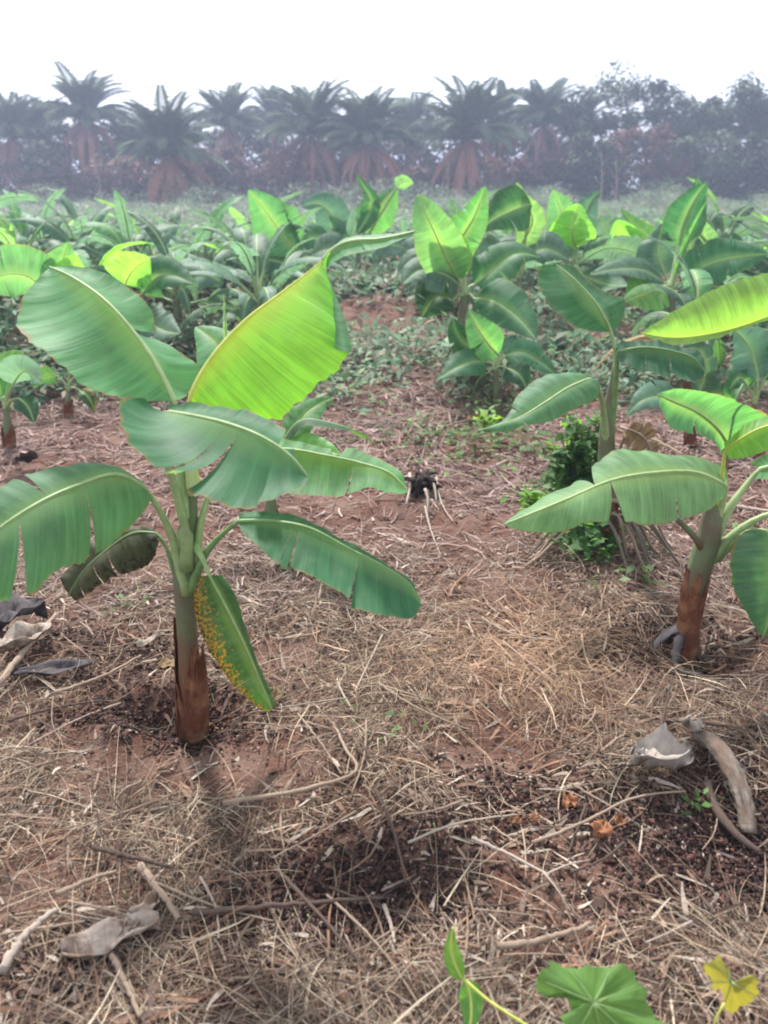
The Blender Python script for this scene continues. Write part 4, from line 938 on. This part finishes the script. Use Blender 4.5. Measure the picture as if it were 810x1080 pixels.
sheet('dead_leaf', 120, 1000, .20, .08, .4, 'deadleaf', 'grey crumpled dead leaf with white streaks in the lower left', 'dead leaf', 3, .35, .01)
sheet('dead_leaf', 152, 975, .10, .05, 1.1, 'deadleaf', 'small pale torn strip at the upper end of the lower left crumpled leaf', 'dead leaf', 33, .4, .02)
sheet('dead_leaf', 600, 856, .040, .045, 0, 'curl', 'orange brown curled leaf, upper of those left of the grey leaf', 'curled leaf', 4, .5, .012)
sheet('dead_leaf', 632, 886, .042, .05, .8, 'curl', 'orange brown curled leaf, lowest and largest of the curled ones', 'curled leaf', 5, .5, .012)
sheet('dead_leaf', 652, 874, .035, .035, 2, 'curl', 'orange brown curled leaf, rightmost and paler of the curled ones', 'curled leaf', 6, .5, .012)
sheet('dead_leaf', 543, 872, .030, .03, 2, 'curl', 'light brown curled leaf, leftmost of the small curled pair', 'curled leaf', 7, .4, .01)
sheet('dead_leaf', 563, 870, .026, .03, 1, 'curl', 'light brown curled leaf, right one of the small curled pair', 'curled leaf', 8, .4, .01)
sheet('dead_leaf', 806, 775, .05, .035, 1.4, 'palestick', 'pale pink dry leaf at the right edge above the log', 'dead leaf', 9, .3, .04, tilt=.8)
sheet('dead_leaf', 390, 655, .06, .03, 1.4, 'deadleaf', 'whitish papery leaf bit under the tip of the long lower leaf', 'dead leaf', 10, .3, .01)
sheet('dead_leaf', 222, 606, .04, .04, .2, 'deadleaf', 'small white dry bit behind the stem, at the top of the spotted leaf', 'dead leaf', 11, .3, .01)
sheet('dead_leaf', 222, 722, .06, .03, 1.2, 'deadleaf', 'small white papery scrap at the right of the red brown foot', 'dead leaf', 12, .4, .03)
sheet('dead_leaf', 158, 682, .10, .035, .9, 'palestick', 'tan curled dry leaf left of the stem of the nearest plant', 'dead leaf', 13, .5, .01)
sheet('dead_leaf', 180, 705, .09, .05, .1, 'brown', 'flat brown dry leaf left of the red brown foot', 'dead leaf', 14, .2, .01)
sheet('dead_leaf', 288, 742, .08, .05, .3, 'brown', 'tan dry leaf end under the tip of the spotted leaf', 'dead leaf', 15, .4, .01)
sheet('dead_leaf', 500, 445, .14, .07, .6, 'curl', 'orange fallen leaf on the red soil right of the path', 'dead leaf', 16, .3, .01)
sheet('dead_leaf', 15, 665, .24, .16, .3, 'plastic', 'dark grey wilted leaf heap at the left edge', 'wilted leaf', 17, .4, .02)
sheet('dead_leaf', 55, 715, .28, .07, .25, 'plastic', 'dark blue grey wilted strip crossing the left edge', 'wilted leaf', 18, .3, .02)
sheet('dead_leaf', 25, 690, .22, .10, .9, 'deadleaf', 'grey dry leaf on the dark heap at the left edge', 'wilted leaf', 19, .4, .03)
sheet('dead_leaf', 30, 494, .13, .07, .9, 'char', 'black fallen leaf clump on bare soil at far left', 'wilted leaf', 20, .5, .03)
# curved log
lp = [gnd(733, 792, .05), gnd(743, 802, .07), gnd(762, 828, .08), gnd(778, 856, .06), gnd(788, 885, .02)]
b = Buf(); tube(b, catmull(lp, 30), np.interp(np.linspace(0, 1, 30), [0, .1, .5, 1], [.022, .026, .027, .020]), 16, .75, rough=.3, seed=2)
ob = b.build('log', M['log'], None, origin=lp[0]); ob.location = tuple(map(float, lp[0])); tag(ob, 'weathered grey log curving down to the right near the right edge', 'log')
lp = [gnd(745, 830, .02), gnd(752, 860, .03), gnd(775, 890, .03), gnd(800, 905, .02)]
b = Buf(); tube(b, catmull(lp, 24), np.interp(np.linspace(0, 1, 24), [0, .5, 1], [.010, .013, .008]), 10, .8, rough=.2, seed=4)
ob = b.build('log', M['darkstick'], None, origin=lp[0]); ob.location = tuple(map(float, lp[0])); tag(ob, 'thin dark branch in the shade just below the weathered grey log', 'log')
# charred root clump
c0 = gnd(444, 522, .0); cl = empty('charred_stump', c0); tag(cl, 'small black charred root clump with white roots beside the path', 'stump')
b = Buf()
for k in range(26):
    rs = np.random.default_rng(400+k); a = rs.uniform(0, 6.28); L_ = rs.uniform(.05, .13)
    e = c0+np.array([math.cos(a)*L_, math.sin(a)*L_*.7, rs.uniform(-.0, .10)]); m1 = c0+np.array([math.cos(a)*L_*.5, math.sin(a)*L_*.5, rs.uniform(.05, .12)])
    tube(b, catmull([c0+[0, 0, .03], m1, e], 8), np.linspace(.024, .006, 8), 6, rough=.6, seed=k)
b.build('root_mass', M['char'], cl, origin=c0)
for (x1, y1, x2, y2) in [(432, 498, 428, 535), (452, 500, 460, 532), (436, 505, 395, 528), (448, 515, 450, 545)]:
    b = Buf(); p1 = gnd(x1, y1+18, .09); p2_ = gnd(x2, y2, .01); tube(b, catmull([p1, (p1+p2_)/2+[.01, 0, .01], p2_], 10), np.linspace(.009, .005, 10), 6, rough=.4)
    b.build('white_root', M['palestick'], cl, origin=c0)

# vine bush at the foot of plant 2
def bush(px, py, r, h, n, label, name='vine_bush', size=.055, mat='bushleaf', Yoff=0.):
    c = gnd(px, py); c[1] += Yoff; e_ = empty(name, c); tag(e_, label, 'bush'); rs = np.random.default_rng(int(px))
    u = unit(rs.normal(0, 1, (n, 3))); q = rs.random(n)**.45; P = u*q[:, None]*np.array([r, r, h/2])+np.array([0, 0, h/2])
    P *= (1+.25*np.sin(u[:, :1]*6+u[:, 2:3]*5))
    a = rs.uniform(0, 6.28, n); el = rs.uniform(-.7, .5, n); d = np.stack([np.cos(a)*np.cos(el), np.sin(a)*np.cos(el), np.sin(el)], 1)
    s = unit(np.cross(d, np.stack([rs.normal(0, .4, n), rs.normal(0, .4, n), np.ones(n)], 1))); L_ = (size*rs.uniform(.6, 1.3, n))[:, None]
    nrm = np.cross(s, d)
    V = np.stack([P, P+d*L_*.35+s*L_*.36+nrm*L_*.1, P+d*L_-nrm*L_*.1, P+d*L_*.35-s*L_*.36+nrm*L_*.1, P+d*L_*.45], 1).reshape(-1, 3)
    k = np.arange(n)[:, None, None]*5; Fq = (k+np.array([[0, 1, 4], [1, 2, 4], [2, 3, 4], [3, 0, 4]])[None]).reshape(-1, 3)
    uvq = np.tile(np.array([[0, .2], [.3, .9], [1, .2], [.3, -.9], [.5, .3]]), (n, 1))
    mesh('foliage', V, Fq, M[mat], e_, uv=uvq, smooth=False)
    b = Buf()
    for k in range(7):
        a = rs.uniform(0, 6.28); tube(b, catmull([np.zeros(3), np.array([math.cos(a)*r*.3, math.sin(a)*r*.3, h*.5]), np.array([math.cos(a)*r*.7, math.sin(a)*r*.7, h*.85])], 8), np.linspace(.006, .002, 8), 5)
    b.build('stem', M['darkstick'], e_); return e_
bush(603, 550, .12, .50, 1700, 'small dense green vine bush left of the stem of the middle right plant', size=.05)
bush(640, 555, .07, .36, 300, 'green vine twining up the stem of the middle right plant', name='climbing_vine', size=.05, Yoff=-.05)
bush(615, 575, .16, .13, 260, 'low dark green vine leaves spreading over the fanned dead stalks', name='ground_vine', size=.05)
bush(514, 452, .06, .10, 60, 'tiny light green weed beside the red soil hollow', name='weed_clump', size=.07, mat='sprout')
bush(560, 538, .05, .10, 60, 'small light green weed left of the tip of the broad leaf', name='weed_clump', size=.06, mat='sprout')

# sprouts
def sprout(px, py, n, L_, label, mat='sprout', up=.03, erect=.6, w=.3):
    c = gnd(px, py); e_ = empty('seedling', c); tag(e_, label, 'seedling'); rs = np.random.default_rng(int(px*3+py))
    b = Buf(); tube(b, catmull([np.array([0, 0, -.01]), np.array([.004, 0, up*.5]), np.array([0, 0, up])], 6), .002, 5); b.build('stem', M['rib'], e_)
    for k in range(n):
        a = k*6.28/n+rs.uniform(-.4, .4); l_ = L_*rs.uniform(.7, 1.2); el = erect*rs.uniform(.5, 1.2)
        p0 = np.array([0, 0, up]); p1 = p0+np.array([math.cos(a)*math.cos(el), math.sin(a)*math.cos(el), math.sin(el)])*l_*.5; p2 = p1+np.array([math.cos(a), math.sin(a), -.1])*l_*.5
        sketch(e_, [p0, p1, p2], l_*w, mat, fold=.3, droop=.4, seed=k, lod=2, n=9)
    return e_
sprout(325, 975, 5, .035, 'tiny bright green seedling on the dark rotted patch')
sprout(457, 878, 5, .03, 'tiny yellow green seedling left of the curled leaves', 'lime', erect=1.0)
sprout(580, 668, 4, .06, 'bright green seedling with two upright leaves on the orange dry grass', erect=1.3, up=.02)
sprout(132, 950, 5, .04, 'faint green tuft at the lower left above the crumpled leaf', 'lime', erect=1.0, w=.1)
sprout(728, 855, 5, .03, 'small blue green sprout between the grey leaf and the log', erect=.7)
sprout(470, 690, 4, .05, 'thin green blades in the litter right of centre', erect=1.2, w=.1)
sprout(300, 612, 4, .06, 'thin grassy green sprout behind the long lower leaf', erect=1.0, w=.12)

# bottom right vine with big leaves
def bigleaf(parent, o, outline, veins, mat, depth_fn, label=None, name='leaf'):
    pts2 = np.array(outline, float); c = pts2.mean(0)
    P = np.array([pt(x, y, depth_fn(x, y)) for x, y in pts2]); b = Buf(); n = len(P); rings = 8; V = []; U = []
    C3 = pt(c[0], c[1], depth_fn(*c)-.012); P2 = catmull(np.concatenate([P, P[:1]]), 60)[:-1]; n = len(P2); rs = np.random.default_rng(8)
    for k in range(rings+1):
        f = k/rings
        for i in range(n):
            p = C3*(1-f)+(P2[i]+(P2[i]-C3)*(.05*math.sin(i*2.3)+.03*math.sin(i*5.1)))*f
            p = p+np.array([0, 0, .007*math.sin(i/n*2*PI*veins)*f+.006*math.sin(i*.9+k*.5)*f*f+.008*math.sin(i/n*9+1)*f]); V.append(p); U.append((i/n*3, f*.8+.12))
    ii = np.arange(rings)[:, None]*n; jj = np.arange(n)[None]; j2 = (jj+1) % n
    b.add(V, np.stack([ii+jj, ii+n+jj, ii+n+j2, ii+j2], -1).reshape(-1, 4), U)
    lf = b.build(name, M[mat], parent, origin=o)
    if label: lf['label'] = label
    vb = Buf()
    for k in range(veins):
        e = P2[int(k*n/veins)]; q = C3*.0+C3; tube(vb, catmull([q+[0, -.002, .003], (q+e)/2+[0, -.004, .006], e*.93+q*.07], 8), np.linspace(.0016, .0006, 8), 5)
    vb.build('vein', M['ribdark' if mat == 'vine' else 'rib'], lf, origin=o); return lf
o = gnd(640, 1075); vn = empty('vine_plant', o); tag(vn, 'creeping vine at the bottom edge with a big lobed green leaf', 'vine')
bigleaf(vn, o, [(566, 1032), (580, 1020), (594, 1022), (615, 1023), (640, 1020), (664, 1019), (676, 1036), (686, 1058), (704, 1084), (700, 1110), (650, 1118), (612, 1110), (600, 1090), (588, 1076), (604, 1066), (590, 1052), (574, 1046)], 9, 'vine', lambda x, y: .93-.06*(y-1020)/60)
b = Buf(); tube(b, catmull([pt(640, 1068, .90), pt(660, 1100, .88), pt(640, 1130, .87), gnd(640, 1130)], 12), .003, 6); b.build('stalk', M['rib'], vn, origin=o)
b = Buf(); tube(b, catmull([pt(489, 1032, .97), pt(515, 1055, .95), pt(550, 1078, .93), pt(600, 1110, .9), pt(640, 1130, .87)], 20), .0028, 6); b.build('stalk', M['ribyoung'], vn, origin=o)
def smallleaf(parent, o, mid, W, mat, face=.9, roll=0, fold=.3, seed=1, label=None):
    lf = sketch(parent, [pt(*p) for p in mid], W, mat, 'ribyoung', roll, face, fold, .4, 0, seed, r0=.0018, corr=.001, n=24)
    if label: lf['label'] = label
smallleaf(vn, o, [(488, 1034, .97), (480, 1018, .98), (476, 1000, .99), (478, 978, 1.0)], .017, 'vine', label='narrow upright yellow edged leaf')
smallleaf(vn, o, [(490, 1034, .97), (496, 1050, .96), (497, 1070, .94), (494, 1092, .92)], .022, 'vine')
o = gnd(760, 1090); vy = empty('vine_plant', o); tag(vy, 'yellowing vine shoot in the bottom right corner with browned yellow leaf', 'vine')
b = Buf(); tube(b, catmull([gnd(750, 1110), pt(754, 1078, .95), pt(764, 1058, .96)], 10), .0022, 6); b.build('stalk', M['ribyoung'], vy, origin=o)
bigleaf(vy, o, [(764, 1058), (752, 1040), (742, 1020), (746, 1008), (758, 1010), (770, 1020), (772, 1034), (784, 1036), (797, 1034), (799, 1050), (788, 1062), (774, 1064)], 5, 'vineyellow', lambda x, y: .96+.012*math.sin(x*.1))

# ------------------------------------------------------------------ tree line
TY = 58.0
def frond_mesh(kind, seed):
    rs = np.random.default_rng(seed); L_ = 3.6; n = 34; P = []; p = np.zeros(3); el = {'up': 1.3, 'mid': .55, 'dead': -.35, 'hang': -1.0}[kind]; g = {'up': .034, 'mid': .048, 'dead': .045, 'hang': .02}[kind]
    for k in range(n):
        P.append(p.copy()); p = p+np.array([math.cos(el), .02*rs.normal(), math.sin(el)])*L_/n; el -= g*(26/34)*(1+.8*k/n)
    P = np.array(P); b = Buf(); T = unit(np.gradient(P, axis=0)); V = []; Fq = []
    tube(b, P, np.linspace(.05, .012, n), 4, cap=False)
    for k in range(3, n):
        for sd in (-1, 1):
            for rep in (0, .5):
                ll = (1.05 if kind in ('up', 'mid') else .75)*(1-.55*k/n)*(math.sin(PI*min(1, (k+2)/(n+4)))**.6)*rs.uniform(.75, 1.15)
                o_ = P[k]+(P[min(k+1, n-1)]-P[k])*rep; sdv = np.array([0, sd, 0])*.8+T[k]*.6+np.array([0, 0, .15 if kind == 'up' else -.25 if kind == 'mid' else -1.1])
                sdv = unit(sdv[None])[0]; tipv = o_+sdv*ll+np.array([0, 0, -.22*ll]); w = T[k]*.028
                i0 = len(V); V += [o_-w, o_+sdv*ll*.5+w*1.2, tipv, o_+sdv*ll*.5-w*1.6]; Fq.append([i0, i0+1, i0+2, i0+3])
    b.add(V, Fq); o_ = b.build('frond', M['palmg' if kind in ('up', 'mid') else 'palmd'], None); me = o_.data; bpy.data.objects.remove(o_); return me
FM = {k: [frond_mesh(k, 50+i) for i in range(2)] for k in ('up', 'mid', 'dead', 'hang')}
def palm(px, top, spread, dead, Y, label, nf=36, trunk_r=.26):
    x = (px-405)/F*(Y*math.cos(PITCH)+0)*1.0; d = ray(px, 200); x = d[0]*Y/d[1]; z0 = float(hgt(x, Y)); ztop = pt(px, top, Y)[2]; sc = spread/3.6
    zc = ztop-2.7*sc; e_ = empty('oil_palm', (x, Y, z0)); tag(e_, label, 'palm tree'); rs = np.random.default_rng(int(px))
    b = Buf(); ln = rs.normal(0, .55, 2)
    tube(b, catmull([np.array([0, 0, -.3]), np.array([ln[0]*.4, ln[1]*.4, (zc-z0)*.5]), np.array([ln[0], ln[1], zc-z0])], 14), np.linspace(trunk_r*1.2, trunk_r*.8, 14), 9, rough=.25, seed=int(px)); b.build('trunk', M['trunk'], e_)
    for k in range(nf+dead):
        if k < nf: f = k/nf; kd = 'up' if f < .55 else 'mid'; tilt = .20-.75*f if kd == 'up' else .45-.9*(f-.5)
        else: kd = 'dead' if (k-nf) % 2 else 'hang'; tilt = rs.uniform(-.2, .2)
        me = FM[kd][int(rs.integers(0, 2))]; o_ = bpy.data.objects.new('frond' if k < nf else 'dead_frond', me); link(o_, e_)
        o_.location = (ln[0], ln[1], zc-z0+rs.uniform(-.2, .2)); o_.rotation_euler = (rs.uniform(-.25, .25), -tilt+rs.uniform(-.15, .15), k*2.4+rs.uniform(-.3, .3)); q = sc*rs.uniform(.85, 1.12); o_.scale = (q, q, q)
    return e_
for a in [(18, 98, 3.6, 6, 57, 'oil palm at the far left edge of the tree line, half out of view'),
          (50, 100, 3.4, 6, 61, 'oil palm squeezed behind the tall pale palm at far left'),
          (92, 82, 3.5, 14, 58, 'tall pale oil palm with a wide crown, second from the left edge'),
          (142, 118, 3.2, 8, 60, 'lower oil palm between the tall pale palm and the brown skirted one'),
          (182, 112, 3.6, 22, 54, 'oil palm with the widest skirt of dead brown fronds reaching the crops'),
          (246, 88, 3.5, 8, 60, 'slender oil palm standing apart with sky on both sides of its crown'),
          (290, 100, 2.8, 4, 66, 'thin distant palm rising just right of the slender palm'),
          (322, 92, 3.6, 16, 57, 'oil palm with brown hanging fronds left of the centre gap'),
          (362, 118, 2.8, 8, 64, 'small dark palm between the two palms at the centre'),
          (398, 92, 3.7, 18, 56, 'oil palm at centre with a fan of brown dead fronds'),
          (440, 110, 3.0, 8, 63, 'dark palm filling the gap right of the centre palm'),
          (484, 84, 3.9, 16, 57, 'tall oil palm right of centre with long rust brown fronds'),
          (520, 100, 3.3, 8, 62, 'oil palm tucked behind the tall one right of centre'),
          (552, 90, 3.6, 8, 58, 'oil palm just left of the big broadleaf trees'),
          (606, 96, 3.4, 8, 61, 'oil palm half hidden by the left broadleaf tree'),
          (730, 104, 3.4, 8, 62, 'oil palm between the two groups of broadleaf trees'),
          (790, 108, 3.4, 8, 58, 'oil palm crown close to the right edge of the tree line')]:
    rq = np.random.default_rng(int(a[0])+5)
    palm(a[0]+rq.uniform(-5, 5), a[1]-2+rq.uniform(-7, 9), a[2]*rq.uniform(.9, 1.14), a[3]+int(rq.integers(2, 14)), a[4] if a[3] < 15 else a[4]-5, a[5], nf=int(rq.integers(40, 62)))
def broadleaf(px, top, rx, Y, label, n=5200, mat='treeleaf', name='broadleaf_tree', zlow=.25, size=.30, cat='tree', squash=1.0, tr=.22):
    x = ray(px, 200)[0]*Y/ray(px, 200)[1]; z0 = float(hgt(x, Y)); H = pt(px, top, Y)[2]-z0; e_ = empty(name, (x, Y, z0)); tag(e_, label, cat); rs = np.random.default_rng(int(px*7+top))
    nb = 16; cen = []
    for k in range(nb):
        a = rs.uniform(0, 6.28); q = rs.random()**.6; zz = rs.uniform(zlow, .9); cen.append([math.cos(a)*q*rx*(1.1-abs(zz-.6)), math.sin(a)*q*rx*.8*(1.1-abs(zz-.6)), zz*H])
    cen.append([rs.uniform(-.3, .3)*rx, 0, H*.92]); cen = np.array(cen)
    rad = rs.uniform(.22, .42, len(cen))*rx*squash; ci = rs.integers(0, len(cen), n); u = unit(rs.normal(0, 1, (n, 3))); P = cen[ci]+u*(rs.random(n)**.4*rad[ci])[:, None]*np.array([1, 1, .75])
    P[:, 2] = np.clip(P[:, 2], .1, H*1.02)
    V, Fq = leafcards(P, np.full(n, size), rs, elong=1.7, up=.9); mesh('crown', V, Fq, M[mat], e_, smooth=False)
    b = Buf(); tube(b, catmull([np.array([0, 0, -.3]), np.array([.1, 0, H*.35]), np.array([0, 0, H*.75])], 12), np.linspace(tr, tr*.3, 12), 8, rough=.2)
    for k in range(9):
        c = cen[k]; z1 = c[2]*.5; tube(b, catmull([np.array([.05, 0, z1]), (c+np.array([0, 0, z1]))/2+[0, 0, .1], c], 8), np.linspace(tr*.35, tr*.1, 8), 5)
    b.build('trunk', M['trunk'], e_); return e_
for a in [(652, 68, 3.6, 60, 'big dark broadleaf tree, the tallest on the right of the tree line'),
          (618, 92, 2.6, 57, 'rounded dark tree left beside the tallest broadleaf tree'),
          (692, 80, 2.8, 58, 'dark broadleaf tree right beside the tallest one'),
          (722, 100, 2.6, 60, 'lower dark tree in the dip right of the tallest broadleaf trees'),
          (770, 80, 3.0, 58, 'broad dark tree close to the right edge'),
          (812, 92, 3.0, 59, 'dark tree cut off by the right edge'),
          (150, 122, 2.4, 63, 'pale green round tree behind the palms at left'),
          (575, 112, 2.2, 62, 'low dark tree right of the last palm before the big trees'),
          (60, 110, 2.8, 65, 'hazy round tree behind the first palms at the left edge'),
          (212, 122, 2.6, 65, 'low hazy tree in the gap left of the slender palm'),
          (284, 116, 2.7, 65, 'low hazy tree in the gap right of the slender palm'),
          (360, 113, 2.9, 66, 'hazy tree closing the gap between the two centre palms'),
          (446, 108, 3.0, 66, 'hazy tree closing the gap right of the centre palm'),
          (528, 104, 2.8, 66, 'hazy tree between the last two palms right of centre')]:
    broadleaf(*a)
# dry brown and green shrubs in front of the trunks
rs = np.random.default_rng(9)
k = 0
for px in np.arange(-5, 830, 24):
    px = float(px+rs.uniform(-8, 8)); dry = not (px > 735 or rs.random() < .22)
    top = float(rs.uniform(128, 168) if px > 540 else rs.uniform(150, 185)); k += 1
    side = 'left' if px < 270 else 'middle' if px < 540 else 'right'
    broadleaf(px, top, float(rs.uniform(1.4, 2.2)), float(rs.uniform(52, 55)),
              (f'purple brown dry shrub along the foot of the trees, {side} third of the row' if dry else f'dull green shrub along the foot of the trees, {side} third of the row'),
              2300, 'shrubd' if dry else 'shrubg', 'dry_shrub' if dry else 'green_shrub', .12, .26, 'shrub', 1.2, .06)['group'] = 'shrubs along the foot of the trees'
# thicket behind: undergrowth nobody could count
n = 42000; Xt = rs.uniform(-36, 36, n); Yt = rs.uniform(60, 68, n); Zt = rs.random(n)**1.1*(5.6+1.8*vnoise(Xt*.25, Yt*.1)*2)
V, Fq = leafcards(np.stack([Xt, Yt, Zt+.1], 1), np.full(n, .42), rs, elong=1.6, up=.9)
o = mesh('thicket', V, Fq, M['weed'], col=tones(n, [(.06, .05, .045), (.09, .055, .05), (.045, .055, .035), (.12, .065, .06)], rs), smooth=False)
tag(o, 'dark tangled undergrowth behind the palm trunks', None, kind='stuff')
# bare pale saplings poking up in front of the trees
for (px, top, bot, lab) in [(470, 150, 215, 'thin pale bare sapling in front of the dark trees, right of centre'), (632, 160, 215, 'thin pale bare sapling before the broadleaf trees'), (648, 170, 215, 'shorter pale leaning sapling before the broadleaf trees'), (104, 165, 215, 'thin leafy sapling before the tall pale palm')]:
    Y = 50.0; x = ray(px, 200)[0]*Y/ray(px, 200)[1]; z0 = float(hgt(x, Y)); e_ = empty('sapling', (x, Y, z0)); tag(e_, lab, 'sapling'); H = pt(px, top, Y)[2]-z0
    b = Buf(); tube(b, catmull([np.array([0, 0, -.1]), np.array([.12, 0, H*.5]), np.array([-.1, 0, H])], 12), np.linspace(.05, .02, 12), 6); b.build('trunk', M['stick'], e_)
    b = Buf()
    for q in range(5): tube(b, catmull([np.array([0, 0, H*(.5+.1*q)]), np.array([(.3 if q % 2 else -.3), 0, H*(.6+.1*q)])], 5), np.linspace(.02, .008, 5), 5)
    b.build('branch', M['stick'], e_)

# ------------------------------------------------------------------ haze
def haze():
    xs_, y0, y1, zt, zb = 420.0, -30.0, 820.0, 24.0, -3.0
    V = [(-xs_, y0, zb), (xs_, y0, zb), (xs_, y1, zb), (-xs_, y1, zb), (-xs_, y0, zt), (xs_, y0, zt), (xs_, y1, zt), (-xs_, y1, zt)]
    Fh = [(0, 3, 2, 1), (4, 5, 6, 7), (0, 1, 5, 4), (1, 2, 6, 5), (2, 3, 7, 6), (3, 0, 4, 7)]
    N = NT('haze'); v = N.n('ShaderNodeVolumePrincipled'); v.inputs['Color'].default_value = (.64, .74, 1.0, 1); v.inputs['Density'].default_value = HAZE; v.inputs['Anisotropy'].default_value = .3
    N.l(v.outputs[0], N.out.inputs['Volume'])
    o = mesh('haze', V, Fh, N.m, smooth=False); tag(o, 'thin bluish haze over the field', None, kind='stuff')
HAZE = .0026
haze()

# ------------------------------------------------------------------ light, sky, camera
EL, AZ = R(52), R(-18)      # sun ahead of the camera, slightly left
sd = Vector((math.sin(AZ)*math.cos(EL), math.cos(AZ)*math.cos(EL), math.sin(EL)))
sl = bpy.data.lights.new('sun', 'SUN'); sl.energy = 4.5; sl.angle = R(5); sl.color = (1.0, .965, .92)
so = bpy.data.objects.new('sun', sl); COL.objects.link(so); so.rotation_euler = sd.to_track_quat('Z', 'Y').to_euler(); so.location = (0, 0, 30)
w = bpy.data.worlds.new('World'); scene.world = w; w.use_nodes = True; nt = w.node_tree; nt.nodes.clear()
out = nt.nodes.new('ShaderNodeOutputWorld'); bg = nt.nodes.new('ShaderNodeBackground'); sky = nt.nodes.new('ShaderNodeTexSky')
sky.sky_type = 'NISHITA'; sky.sun_disc = False; sky.sun_elevation = EL; sky.sun_rotation = AZ; sky.dust_density = 3; sky.air_density = 1.2
mx = nt.nodes.new('ShaderNodeMix'); mx.data_type = 'RGBA'; mx.inputs[7].default_value = (9.5, 9.8, 10.4, 1)
tc = nt.nodes.new('ShaderNodeTexCoord'); nz = nt.nodes.new('ShaderNodeTexNoise'); nz.inputs['Scale'].default_value = 2.2; nz.inputs['Detail'].default_value = 5
mr = nt.nodes.new('ShaderNodeMapRange'); mr.inputs[1].default_value = .3; mr.inputs[2].default_value = .6; mr.inputs[3].default_value = .35; mr.inputs[4].default_value = .97
nt.links.new(tc.outputs['Generated'], nz.inputs[0]); nt.links.new(nz.outputs[0], mr.inputs[0]); nt.links.new(mr.outputs[0], mx.inputs[0])
nt.links.new(sky.outputs[0], mx.inputs[6]); nt.links.new(mx.outputs[2], bg.inputs[0]); bg.inputs[1].default_value = .085; nt.links.new(bg.outputs[0], out.inputs[0])
cd = bpy.data.cameras.new('camera'); cam = bpy.data.objects.new('camera', cd); COL.objects.link(cam); scene.camera = cam
cam.location = tuple(CAM); cam.rotation_euler = (R(90)-PITCH, 0, 0); cd.sensor_fit = 'VERTICAL'; cd.sensor_height = 36; cd.sensor_width = 27; cd.lens = F/1080*36
cd.clip_end = 2000; cd.clip_start = .05; cd.dof.use_dof = True; cd.dof.focus_distance = 2.6; cd.dof.aperture_fstop = 2.8
vs = scene.view_settings; vs.view_transform = 'Standard'; vs.look = 'None'; vs.gamma = 1; vs.exposure = 1.15; vs.use_curve_mapping = False
cy = scene.cycles; cy.use_denoising = True; cy.max_bounces = 8; cy.volume_bounces = 1; cy.transparent_max_bounces = 8; cy.filter_width = 1.9; cy.sample_clamp_indirect = 6
